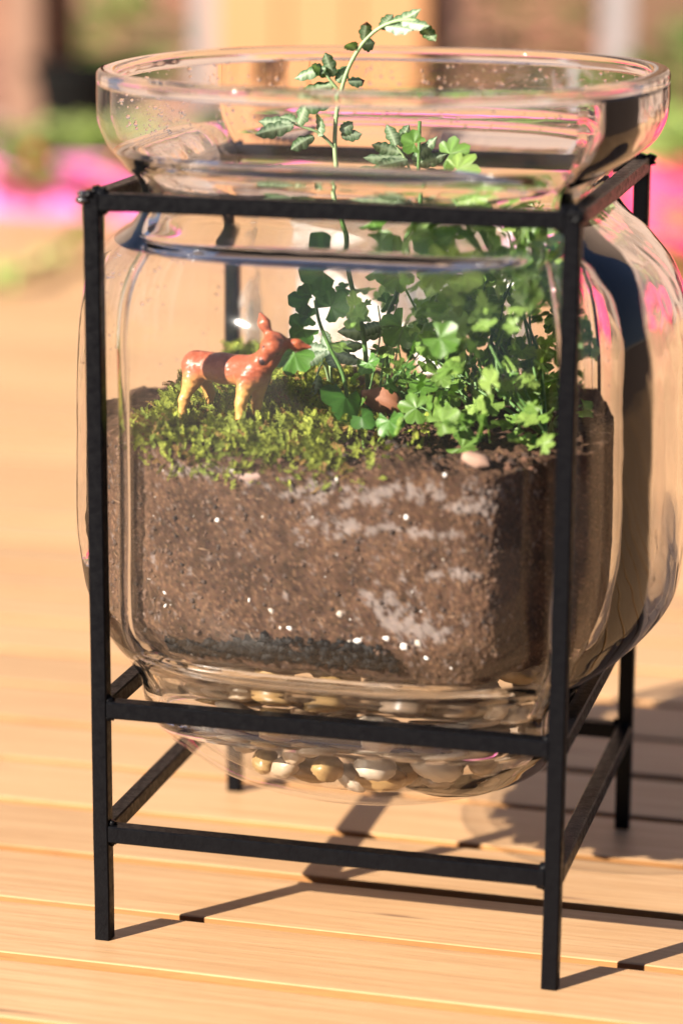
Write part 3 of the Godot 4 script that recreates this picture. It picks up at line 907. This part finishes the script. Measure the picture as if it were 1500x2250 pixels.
	for k in v.size():
		var p := v[k]
		var f := smoothstep(lerpf(low, top, -0.15), lerpf(low, top, 0.6), p.y + 0.0012 * noise.get_noise_3dv(p * 4000.0))
		var c := Color(0.52, 0.26, 0.075).lerp(Color(0.30, 0.072, 0.034), f)
		if p.distance_to(head) < 0.013: c = Color(0.31, 0.078, 0.030)
		if p.distance_to(nose) < 0.0017: c = Color(0.03, 0.015, 0.015)
		cc.append(c)
		nn[k] = (nn[k] + 0.55 * Vector3(noise.get_noise_3dv(p * Vector3(5000, 9000, 5000)), noise.get_noise_3dv(p * 7000.0 + Vector3(99, 0, 0)), 0)).normalized()
	var o := base("toy_deer")
	tag(o, "small red brown plastic toy deer standing on the moss, looking back", "toy deer")
	o.position.y = 0.0012
	put("body", packed(v, ix, nn, cc), M.paint, o)
	var em := SphereMesh.new(); em.radius = 0.0013; em.height = 0.0026; em.radial_segments = 12; em.rings = 6
	for p in [Vector3(-0.0391, 0.2887, 0.0748), Vector3(-0.0342, 0.2862, 0.0726)]:
		put("eye", em, mat(lin(0.01, 0.006, 0.005), 0.15), o, Transform3D(Basis.IDENTITY, p))

# ---------------------------------------------------------------- plants in the jar
func lobed_leaf(lobes: int, depth: float, c: Color, sd: int) -> ArrayMesh:
	# a fan-shaped leaf with notched lobes: base at the origin, grows along +Y, faces +Z
	var v := PackedVector3Array(); var ix := PackedInt32Array(); var cc := PackedColorArray()
	var seg := 64; var rings := [0.0, 0.3, 0.6, 0.85, 1.0]
	var r := RandomNumberGenerator.new(); r.seed = sd
	var ph := r.randf() * 0.6; var cup := r.randf_range(-0.35, 0.5); var fold := r.randf_range(0.0, 0.2)
	for k in rings.size():
		for j in seg + 1:
			var a := lerpf(-2.55, 2.55, float(j) / seg)
			var lobe := 1.0 - depth * 1.5 * (1.0 - pow(absf(cos((a * lobes + ph) * 0.5)), 0.55)) - 0.05 * absf(sin(a * lobes * 1.5 + sd)) + 0.05 * sin(a * 3.0 + sd)
			lobe *= 1.0 - 0.25 * absf(a) / 2.55
			var q: float = rings[k] * lobe * 0.55
			var x := sin(a) * q; var y := 0.36 + cos(a) * q
			v.append(Vector3(x, y, cup * (x * x + (y - 0.36) * (y - 0.36)) - fold * absf(x) + 0.02 * sin(a * lobes) * rings[k] + 0.03 * sin(x * 9.0 + sd) * rings[k]))
			var t: float = r.randf_range(0.88, 1.1) * (1.0 + 0.5 * pow(0.5 + 0.5 * cos(a * lobes + ph), 8.0) * (1.0 - rings[k] * 0.6))
			cc.append(Color(c.r * t, c.g * t, c.b * t))
	for k in rings.size() - 1:
		for j in seg:
			var a := k * (seg + 1) + j
			ix.append_array([a, a + seg + 1, a + 1, a + 1, a + seg + 1, a + seg + 2])
	return arrays(v, ix, cc)

func pinna(c: Color, silver: Color, teeth: int, sd: int, tip := false) -> ArrayMesh:
	# a long toothed fern leaflet with a pale band along its midrib
	var v := PackedVector3Array(); var ix := PackedInt32Array(); var cc := PackedColorArray()
	var r := RandomNumberGenerator.new(); r.seed = sd
	var curl := r.randf_range(-0.25, 0.35); var bend := r.randf_range(-0.15, 0.15)
	var n := 22; var across := [-1.0, -0.5, -0.16, 0.0, 0.16, 0.5, 1.0]
	for i in n + 1:
		var f := float(i) / n
		var w := 0.235 * pow(sin(PI * clampf(0.05 + 0.95 * f, 0, 1)), 0.7) * (0.74 + 0.30 * pow(absf(sin(PI * (f * teeth + 0.2))), 0.7)) * (1.0 if f < 0.8 else 1.0 - (f - 0.8) * 2.0) + 0.012
		for q in across:
			v.append(Vector3(q * w + bend * f * f, f, -0.12 * absf(q) * w * 3.0 + curl * f * f + 0.012 * sin(f * teeth * TAU) * absf(q)))
			var col := silver.lerp(c, smoothstep(0.05, 0.85, absf(q) + 0.16 * sin(f * 46.0)))
			if tip and f > 0.8: col = Color(0.10, 0.05, 0.025)
			cc.append(col)
	var m := across.size()
	for i in n:
		for j in m - 1:
			var a := i * m + j
			ix.append_array([a, a + m, a + 1, a + 1, a + m, a + m + 1])
	return arrays(v, ix, cc)

func plants() -> void:
	var eye := Vector3(0.306, 0.4, 1.26)
	var dark := Color(0.045, 0.11, 0.04); var silver := Color(0.36, 0.45, 0.30)
	var pin := []
	for k in 4: pin.append(pinna(dark.lerp(Color(0.05, 0.12, 0.03), k / 3.0), silver, 3 + k % 2, 500 + k))
	var brown_tip := pinna(dark, silver, 3, 510, true)
	# --- the tall fern that arches out of the jar
	var f := base("silver_fern", Vector3(-0.0055, 0.2471, 0.0044))
	tag(f, "tall silvery fern frond arching out over the rim of the jar", "fern")
	var o0 := f.position
	var main := [Vector3(-0.0055, 0.2471, 0.0044), Vector3(-0.0094, 0.2868, 0.0044), Vector3(-0.0163, 0.3135, 0.0044), Vector3(-0.0201, 0.3379, 0.0044), Vector3(-0.0220, 0.3602, 0.0066), Vector3(-0.0236, 0.3766, 0.0066), Vector3(-0.0231, 0.3908, 0.0066), Vector3(-0.0209, 0.4028, 0.0066), Vector3(-0.0171, 0.4148, 0.0066), Vector3(-0.0105, 0.4262, 0.0066), Vector3(-0.0027, 0.4337, 0.0066), Vector3(0.0066, 0.4377, 0.0066), Vector3(0.0161, 0.4379, 0.0066), Vector3(0.0212, 0.4342, 0.0066)]
	put("stem", tube(main.slice(0, 5), 0.0013, 0.0012), M.stem, f, Transform3D(Basis.IDENTITY, -o0))
	put("stem", tube(main.slice(4), 0.0012, 0.0008), M.pale_stem, f, Transform3D(Basis.IDENTITY, -o0))
	# each: foot and tip of the leaflet, facing, kind
	var L := [
		[Vector3(-0.0239, 0.4108, 0.0066), Vector3(-0.0279, 0.4218, 0.0110), 0], [Vector3(-0.0254, 0.4114, 0.0066), Vector3(-0.0350, 0.4170, 0.0132), 1], [Vector3(-0.0272, 0.4149, 0.0110), Vector3(-0.0429, 0.4121, 0.0132), 2], [Vector3(-0.0227, 0.4082, 0.0066), Vector3(-0.0181, 0.4148, 0.0000), 3], [Vector3(-0.0243, 0.4071, 0.0066), Vector3(-0.0418, 0.4030, 0.0154), 3], [Vector3(-0.0171, 0.4084, 0.0066), Vector3(-0.0102, 0.4085, 0.0000), 9],
		[Vector3(-0.0222, 0.4006, 0.0066), Vector3(-0.0411, 0.3963, 0.0154), 3], [Vector3(-0.0200, 0.4007, 0.0066), Vector3(-0.0103, 0.4011, 0.0000), 0],
		[Vector3(-0.0138, 0.4235, 0.0066), Vector3(-0.0161, 0.4285, 0.0110), 1], [Vector3(-0.0094, 0.4279, 0.0066), Vector3(-0.0061, 0.4368, 0.0110), 9], [Vector3(-0.0105, 0.4258, 0.0066), Vector3(-0.0047, 0.4255, 0.0000), 2],
		[Vector3(0.0006, 0.4350, 0.0066), Vector3(0.0150, 0.4348, 0.0110), 0], [Vector3(0.0017, 0.4357, 0.0066), Vector3(0.0168, 0.4397, -0.0000), 1], [Vector3(0.0084, 0.4377, 0.0066), Vector3(0.0221, 0.4359, 0.0132), 2], [Vector3(0.0183, 0.4367, 0.0066), Vector3(0.0240, 0.4277, 0.0066), 3], [Vector3(-0.0016, 0.4341, 0.0066), Vector3(0.0045, 0.4398, 0.0000), 2],
	]
	var side := [[Vector3(-0.0236, 0.3766, 0.0066), Vector3(-0.0299, 0.3843, 0.0132), Vector3(-0.0377, 0.3875, 0.0176), Vector3(-0.0422, 0.3899, 0.0220)], [Vector3(-0.0227, 0.4050, 0.0066), Vector3(-0.0262, 0.4100, 0.0088), Vector3(-0.0295, 0.4149, 0.0110)]]
	for s in side: put("stalk", tube(s, 0.0009, 0.0005), M.pale_stem, f, Transform3D(Basis.IDENTITY, -o0))
	L += [[Vector3(-0.0410, 0.3896, 0.0220), Vector3(-0.0561, 0.3899, 0.0264), 0], [Vector3(-0.0399, 0.3885, 0.0220), Vector3(-0.0575, 0.3851, 0.0308), 1], [Vector3(-0.0389, 0.3881, 0.0176), Vector3(-0.0334, 0.3967, 0.0220), 2], [Vector3(-0.0400, 0.3892, 0.0176), Vector3(-0.0468, 0.3933, 0.0176), 3], [Vector3(-0.0299, 0.3825, 0.0132), Vector3(-0.0272, 0.3931, 0.0132), 1], [Vector3(-0.0321, 0.3825, 0.0132), Vector3(-0.0398, 0.3796, 0.0264), 2], [Vector3(-0.0203, 0.3822, 0.0066), Vector3(-0.0118, 0.3840, 0.0000), 0], [Vector3(-0.0207, 0.3844, 0.0066), Vector3(-0.0152, 0.3878, 0.0000), 3]]
	for e in L: leaflet(f, o0, e, pin, brown_tip, eye)
	# --- second fern, low and broad under the flare
	f = base("silver_fern", Vector3(0.0007, 0.2444, -0.0110)); o0 = f.position
	tag(f, "shorter fern with dark silvery leaflets spreading below the jar's neck", "fern")
	var b2 := [Vector3(0.0007, 0.2444, -0.0110), Vector3(-0.0010, 0.2891, -0.0110), Vector3(0.0039, 0.3053, -0.0110), Vector3(0.0100, 0.3326, -0.0110), Vector3(0.0137, 0.3553, -0.0088), Vector3(0.0145, 0.3752, -0.0088), Vector3(0.0146, 0.3892, -0.0088)]
	put("stem", tube(b2, 0.0012, 0.0009), M.stem, f, Transform3D(Basis.IDENTITY, -o0))
	var b3 := [Vector3(0.0137, 0.3553, -0.0088), Vector3(0.0088, 0.3711, -0.0044), Vector3(0.0034, 0.3797, -0.0000)]
	put("stalk", tube(b3, 0.0008, 0.0005), M.pale_stem, f, Transform3D(Basis.IDENTITY, -o0))
	for e in [[Vector3(0.0088, 0.3722, -0.0044), Vector3(-0.0083, 0.3730, 0.0088), 0], [Vector3(0.0065, 0.3743, -0.0044), Vector3(-0.0072, 0.3787, 0.0000), 1], [Vector3(0.0053, 0.3780, 0.0000), Vector3(0.0024, 0.3884, 0.0000), 2], [Vector3(0.0053, 0.3775, -0.0044), Vector3(0.0105, 0.3863, -0.0110), 3], [Vector3(0.0099, 0.3711, -0.0044), Vector3(-0.0045, 0.3677, 0.0132), 1], [Vector3(0.0111, 0.3668, -0.0044), Vector3(0.0040, 0.3617, 0.0110), 2], [Vector3(0.0123, 0.3646, -0.0044), Vector3(-0.0145, 0.3643, 0.0110), 0], [Vector3(0.0118, 0.3683, -0.0110), Vector3(0.0264, 0.3709, -0.0220), 3], [Vector3(0.0131, 0.3628, -0.0110), Vector3(0.0299, 0.3632, -0.0220), 0], [Vector3(0.0107, 0.3704, -0.0110), Vector3(0.0206, 0.3767, -0.0220), 1],
		[Vector3(-0.0410, 0.3657, 0.0220), Vector3(-0.0498, 0.3702, 0.0308), 2], [Vector3(-0.0387, 0.3646, 0.0220), Vector3(-0.0497, 0.3636, 0.0352), 3], [Vector3(-0.0304, 0.3637, 0.0110), Vector3(-0.0387, 0.3675, 0.0220), 2]]: leaflet(f, o0, e, pin, brown_tip, eye)
	# --- pale fern leaflets lying low beside the deer
	f = base("silver_fern", Vector3(-0.0246, 0.2509, 0.0000)); o0 = f.position
	tag(f, "low pale silver fern drooping to the soil right of the toy deer", "fern")
	put("stem", tube([Vector3(-0.0246, 0.2463, 0.0000), Vector3(-0.0271, 0.2691, 0.0000), Vector3(-0.0283, 0.2770, 0.0000)], 0.001, 0.0006), M.pale_stem, f, Transform3D(Basis.IDENTITY, -o0))
	put("stem", tube([Vector3(-0.0246, 0.2463, 0.0000), Vector3(-0.0289, 0.2698, 0.0044), Vector3(-0.0305, 0.2645, 0.0132)], 0.0009, 0.0005), M.pale_stem, f, Transform3D(Basis.IDENTITY, -o0))
	var pale := []
	for k in 3: pale.append(pinna(Color(0.06, 0.12, 0.05), Color(0.36, 0.43, 0.33), 5, 520 + k))
	for e in [[Vector3(-0.0299, 0.2653, 0.0110), Vector3(-0.0327, 0.2504, 0.0176), 0], [Vector3(-0.0316, 0.2531, 0.0132), Vector3(-0.0333, 0.2433, 0.0220), 1], [Vector3(-0.0283, 0.2764, 0.0000), Vector3(-0.0119, 0.2809, -0.0088), 2], [Vector3(-0.0278, 0.2759, 0.0000), Vector3(-0.0097, 0.2720, 0.0044), 0], [Vector3(-0.0287, 0.2763, 0.0000), Vector3(-0.0423, 0.2763, 0.0000), 1], [Vector3(-0.0283, 0.2770, 0.0000), Vector3(-0.0359, 0.2839, -0.0110), 2], [Vector3(-0.0294, 0.2747, 0.0000), Vector3(-0.0393, 0.2697, 0.0066), 0], [Vector3(-0.0283, 0.2764, 0.0000), Vector3(-0.0195, 0.2688, 0.0110), 1], [Vector3(-0.0009, 0.2857, -0.0110), Vector3(-0.0225, 0.2842, 0.0000), 2], [Vector3(-0.0121, 0.2854, 0.0000), Vector3(-0.0021, 0.2902, -0.0110), 1]]: leaflet(f, o0, e, pale, brown_tip, eye)
	# --- dark lobed plant in the middle
	var lob := []
	for k in 4: lob.append(lobed_leaf(4 + k % 4, 0.19, Color(0.045, 0.13, 0.02).lerp(Color(0.08, 0.20, 0.03), k / 3.0), 600 + k))
	var g := base("lobed_plant", Vector3(-0.0132, 0.2604, 0.0220)); o0 = g.position
	tag(g, "dark green lobed plant on leaning stems just right of the toy deer", "plant")
	put("stem", tube([Vector3(-0.0127, 0.2581, 0.0220), Vector3(-0.0151, 0.2693, 0.0220), Vector3(-0.0213, 0.2813, 0.0220), Vector3(-0.0266, 0.2934, 0.0220), Vector3(-0.0290, 0.3044, 0.0220)], 0.0011, 0.0008), M.stem, g, Transform3D(Basis.IDENTITY, -o0))
	for e in [[Vector3(-0.0290, 0.3026, 0.0220), Vector3(-0.0402, 0.3079, 0.0308), 70, 0], [Vector3(-0.0294, 0.3022, 0.0220), Vector3(-0.0315, 0.3183, 0.0264), 66, 1], [Vector3(-0.0271, 0.2967, 0.0220), Vector3(-0.0128, 0.3089, 0.0176), 88, 2], [Vector3(-0.0294, 0.2932, 0.0220), Vector3(-0.0406, 0.2871, 0.0352), 80, 1], [Vector3(-0.0338, 0.2867, 0.0308), Vector3(-0.0386, 0.2690, 0.0396), 92, 3], [Vector3(-0.0075, 0.2686, 0.0396), Vector3(-0.0063, 0.2579, 0.0528), 115, 0], [Vector3(-0.0170, 0.3183, 0.0220), Vector3(-0.0362, 0.3209, 0.0308), 95, 0], [Vector3(-0.0271, 0.2956, 0.0220), Vector3(-0.0373, 0.2980, 0.0264), 52, 2], [Vector3(-0.0042, 0.2789, 0.0220), Vector3(0.0055, 0.2658, 0.0330), 60, 2], [Vector3(0.0015, 0.2601, 0.0616), Vector3(0.0115, 0.2518, 0.0660), 60, 0], [Vector3(0.0180, 0.2620, 0.0660), Vector3(0.0229, 0.2500, 0.0748), 70, 3]]:
		var d: Vector3 = e[1] - e[0]
		put("leaf", lob[e[3]], M.leaf, g, facing(e[0] - o0, d, eye - e[0] + Vector3(rng.randfn() * 0.4, 0.5, 0), e[2] / 950.0 * S))
	# --- the bright leafy plant that fills the right of the jar
	var bright := []
	for k in 8: bright.append(lobed_leaf(5 + k % 3, 0.20 + 0.05 * (k % 3), Color(0.08, 0.18, 0.025).lerp(Color(0.24, 0.35, 0.085), k / 7.0), 640 + k))
	var spread := [["bright green lobed plant crowding the right side of the jar", Vector3(0.0527, 0.2462, 0.0110), 280], ["leafy green plant pressed against the glass behind the right front leg", Vector3(0.0900, 0.2487, 0.0440), 135]]
	for s in spread:
		var h := base("leafy_plant", s[1]); o0 = h.position
		tag(h, s[0], "plant")
		var tips := []
		for k in 9:
			var a := rng.randf_range(-1.0, 1.0)
			var tip := (Vector3(0.0420, 0.3250, -0.0110) if s[2] > 100 else Vector3(0.0863, 0.3161, 0.0330)) + Vector3(a * 0.036, rng.randf_range(-0.05, 0.012), rng.randf_range(-0.05, 0.05))
			tips.append(tip)
			put("stem", tube([o0, o0.lerp(tip, 0.5) + Vector3(rng.randfn() * 0.008, 0, rng.randfn() * 0.008), tip], 0.0009, 0.0005), M.stem, h, Transform3D(Basis.IDENTITY, -o0))
		var made := 0
		while made < s[2]:
			var p: Vector3
			if s[2] > 100:
				p = Vector3(rng.randf_range(0.02, 0.44), rng.randf_range(1.12, 1.58), rng.randf_range(-0.40, 0.40))
				if p.x < 0.16 and p.y > 1.33 and p.y < 1.46 and rng.randf() < 0.9: continue
				if p.x < 0.12 and rng.randf() < 0.6: continue
				if p.z > 0.2 and p.x < 0.12: continue
			else:
				p = Vector3(rng.randf_range(0.24, 0.46), rng.randf_range(1.10, 1.52), rng.randf_range(0.05, 0.46))
			p *= S
			var dir := Vector3(rng.randfn(), rng.randfn() * 0.7 - 0.1, rng.randfn()).normalized()
			var face := (Vector3(-0.5, 0.55, 0.7) + Vector3(rng.randfn(), rng.randfn(), rng.randfn()) * 0.55)
			put("leaf", bright[rng.randi() % 8], M.leaf, h, facing(p - o0, dir, face, rng.randf_range(0.03, 0.072) * S * 1.25))
			made += 1
	# fine foliage in the centre
	var small := []
	for k in 4: small.append(lobed_leaf(5 + k % 3, 0.26, Color(0.06, 0.15, 0.025).lerp(Color(0.19, 0.31, 0.07), k / 3.0), 680 + k))
	var mid := base("leafy_plant", Vector3(0.0025, 0.2523, 0.0110)); o0 = mid.position
	tag(mid, "small fine-leaved green plant in the middle between fern and bright foliage", "plant")
	for k in 110:
		var p := Vector3(rng.randf_range(-0.12, 0.24), 1.12 + 0.26 * pow(rng.randf(), 1.5), rng.randf_range(-0.34, 0.30)) * S
		if p.z > 0.1 * S and p.x < -0.02 * S: continue
		if k % 5 == 0: put("stem", tube([o0 + Vector3(rng.randfn(), 0, rng.randfn()) * 0.008, p.lerp(o0, 0.4) + Vector3(0, 0.004, 0), p], 0.0006, 0.0004, 5), M.stem, mid, Transform3D(Basis.IDENTITY, -o0))
		put("leaf", small[rng.randi() % 4], M.leaf, mid, facing(p - o0, Vector3(rng.randfn(), rng.randfn() * 0.6 + 0.2, rng.randfn()), Vector3(-0.4, 0.6, 0.8) + Vector3(rng.randfn(), rng.randfn(), rng.randfn()) * 0.5, rng.randf_range(0.026, 0.062) * S * 1.2))
	# bright leaves reaching up into the flare
	var h2 := base("leafy_plant", Vector3(0.0363, 0.3555, 0.0220)); o0 = h2.position
	tag(h2, "few lime green leaves poking up through the neck into the flared bowl", "plant")
	put("stem", tube([Vector3(0.0400, 0.3296, 0.0220), Vector3(0.0363, 0.3555, 0.0220), Vector3(0.0338, 0.3727, 0.0220)], 0.0008, 0.0005), M.stem, h2, Transform3D(Basis.IDENTITY, -o0))
	for e in [[Vector3(0.0305, 0.3747, 0.0220), Vector3(0.0381, 0.3782, 0.0220), 80, 1], [Vector3(0.0337, 0.3710, 0.0264), Vector3(0.0521, 0.3711, 0.0308), 95, 5], [Vector3(0.0381, 0.3652, 0.0308), Vector3(0.0370, 0.3561, 0.0352), 60, 4], [Vector3(0.0213, 0.3786, 0.0110), Vector3(0.0078, 0.3846, 0.0110), 60, 0], [Vector3(0.0527, 0.3605, 0.0220), Vector3(0.0601, 0.3613, 0.0264), 60, 3], [Vector3(0.0394, 0.3643, 0.0220), Vector3(0.0599, 0.3517, 0.0352), 70, 2], [Vector3(-0.0070, 0.3386, 0.0220), Vector3(0.0031, 0.3417, 0.0264), 95, 0], [Vector3(-0.0073, 0.3193, 0.0110), Vector3(0.0063, 0.3210, 0.0110), 90, 0], [Vector3(0.0179, 0.3221, 0.0220), Vector3(0.0123, 0.3181, 0.0264), 80, 4], [Vector3(0.0168, 0.2982, 0.0110), Vector3(0.0112, 0.2912, 0.0110), 100, 0], [Vector3(0.0380, 0.3311, 0.0330), Vector3(0.0292, 0.3307, 0.0330), 90, 0]]:
		put("leaf", bright[e[3]], M.leaf, h2, facing(e[0] - o0, e[1] - e[0], eye - e[0] + Vector3(rng.randfn() * 0.3, 0.6, 0), e[2] / 950.0 * S))

func leaflet(f: Node3D, o0: Vector3, e: Array, pin: Array, brown_tip: Mesh, eye: Vector3) -> void:
	var d: Vector3 = e[1] - e[0]
	var face: Vector3 = (eye - e[0]).normalized() + Vector3(rng.randfn() * 0.35, 0.5, rng.randfn() * 0.2)
	var xf := facing(e[0] - o0, d, face, d.length())
	xf.basis.x *= clampf(0.014 / maxf(d.length(), 0.001), 0.8, 1.9)
	put("leaflet", brown_tip if e[2] == 9 else pin[e[2] % pin.size()], M.leaf, f, xf)

# ---------------------------------------------------------------- planters with strawberries
func trough(x0: float, x1: float, z: float, label: String, high := 0.082) -> void:
	var o := base("planter", Vector3((x0 + x1) / 2, 0, z))
	tag(o, label, "planter", "pink planters in a row at the back of the deck")
	var m := mat(lin(0.78, 0.045, 0.15) if high > 0.1 else lin(0.78, 0.16, 0.52), 0.4)
	var st := st_new()
	var L := (x1 - x0) / 2
	var levels := [[0.90, 0.0, 0.0], [0.905, 0.0, 0.004], [1.0, 0.0, high - 0.014], [1.02, 0.0, high - 0.013], [1.02, 0.0, high], [0.98, 0.0, high], [0.96, 0.0, high - 0.02]]
	var v := PackedVector3Array(); var ix := PackedInt32Array()
	for l in levels:
		for j in 40:
			var th := TAU * j / 40.0
			var r := block_radius(th, 1.0, 6.0)
			v.append(Vector3(sin(th) * r * (L - 0.065 + 0.065 * l[0]), l[2], cos(th) * r * 0.072 * l[0]))
	for i in levels.size() - 1:
		for j in 40:
			var a := i * 40 + j; var b := i * 40 + (j + 1) % 40
			ix.append_array([a, b, a + 40, b, b + 40, a + 40])
	put("tub", arrays(v, ix), m, o)
	var sm := BoxMesh.new(); sm.size = Vector3(L * 1.85, 0.01, 0.12)
	put("soil", sm, mat(lin(0.05, 0.03, 0.02), 0.95), o, Transform3D(Basis.IDENTITY, Vector3(0, high - 0.018, 0)))

func strawberry_leaf(c: Color, sd: int) -> ArrayMesh:
	var one := pinna(c, c * 1.2, 6, sd)
	var st := st_new()
	for a in [-1.25, 0.0, 1.25]:
		st.append_from(one, 0, Transform3D(Basis(Vector3.BACK, a).scaled_local(Vector3(2.1, 0.75, 1)), Vector3.ZERO))
	return st.commit()

func planters() -> void:
	trough(-1.76, -1.22, -2.42, "pink planter, far left end of the row, outside most of view")
	trough(-1.19, -0.66, -2.42, "pink planter seen left of the glass jar")
	trough(-0.63, -0.24, -2.42, "short pink planter seen through the glass jar")
	trough(-0.19, 0.34, -2.06, "taller pink planter at the right edge, nearer than the others", 0.15)
	var lm := []
	for k in 4: lm.append(strawberry_leaf(Color(0.20, 0.28, 0.06).lerp(Color(0.42, 0.48, 0.17), k / 3.0), 700 + k))
	var red := mat(lin(0.55, 0.02, 0.02), 0.35)
	var berry := lathe([[0.0, -0.016], [0.005, -0.013], [0.010, -0.004], [0.011, 0.003], [0.008, 0.009], [0.0, 0.011]], 14)
	var spots := [[-1.5, "outside the left edge"], [-1.13, "at the left edge of the view"], [-1.0, "left of the jar's flared rim, with red berries"], [-0.84, "hidden behind the jar's left side"], [-0.58, "seen through the jar"], [-0.40, "seen through the right of the jar"], [-0.30, "behind the right side of the jar's rim"], [-0.12, "at the right edge of the view"], [0.08, "just outside the right edge of the view"]]
	for s in spots:
		var o := base("strawberry_plant", Vector3(s[0], 0.066 if s[0] < -0.2 else 0.134, -2.42 if s[0] < -0.2 else -2.06))
		tag(o, "leafy strawberry plant in pink planter, " + s[1], "strawberry plant")
		for k in 30:
			var a := rng.randf() * TAU; var out := rng.randf_range(0.02, 0.115); var up := rng.randf_range(0.01, 0.055)
			var p := Vector3(cos(a) * out, up, sin(a) * out * 0.9)
			if k % 4 == 0: p = Vector3(rng.randf_range(-0.07, 0.07), rng.randf_range(-0.02, 0.02) if s[0] < -0.2 else rng.randf_range(-0.13, 0.0), rng.randf_range(0.085, 0.115))
			put("stalk", tube([Vector3(0, -0.01, 0), p * Vector3(0.5, 0.8, 0.5) + Vector3(0, 0.015, 0), p], 0.0013, 0.0009, 5), M.stem, o)
			put("leaf", lm[rng.randi() % 4], M.leaf, o, facing(p, p * Vector3(1, 0.2, 1) + Vector3(0, -0.01, 0), Vector3(p.x * 4, 1.0, 0.5 + p.z * 4), rng.randf_range(0.032, 0.05)))
		if s[1].contains("berries") or s[1].contains("left edge"):
			for q in [Vector3(-0.005, -0.012, 0.085), Vector3(0.055, 0.02, 0.085), Vector3(0.03, -0.03, 0.09)]:
				put("berry", berry, red, o, Transform3D(Basis(Vector3.BACK, 0.3), q))
	# a runner creeping over the deck
	var r := base("strawberry_runner", Vector3(-0.9421, 0.0384, -2.2440))
	var o0 := r.position
	tag(r, "thin reddish strawberry runner trailing over the deck at the left", "runner")
	var path := [Vector3(-0.9542, 0.0389, -2.2880), Vector3(-0.9133, 0.0282, -2.0900), Vector3(-0.8824, 0.0207, -1.9360), Vector3(-0.8717, 0.0167, -1.8260), Vector3(-0.8735, 0.0129, -1.7380), Vector3(-0.8964, 0.0062, -1.6500)]
	put("stem", tube(path, 0.006, 0.004), mat(lin(0.22, 0.14, 0.05), 0.6), r, Transform3D(Basis.IDENTITY, -o0))
	for f in [0.12, 0.25, 0.38, 0.5, 0.62, 0.7, 0.8, 0.9]:
		var p := on_path(path, f)
		put("leaf", lm[int(f * 10) % 4], M.leaf, r, facing(p - o0, Vector3(rng.randfn(), 0.3, rng.randfn()), Vector3(0, 1, 0.4), 0.034))
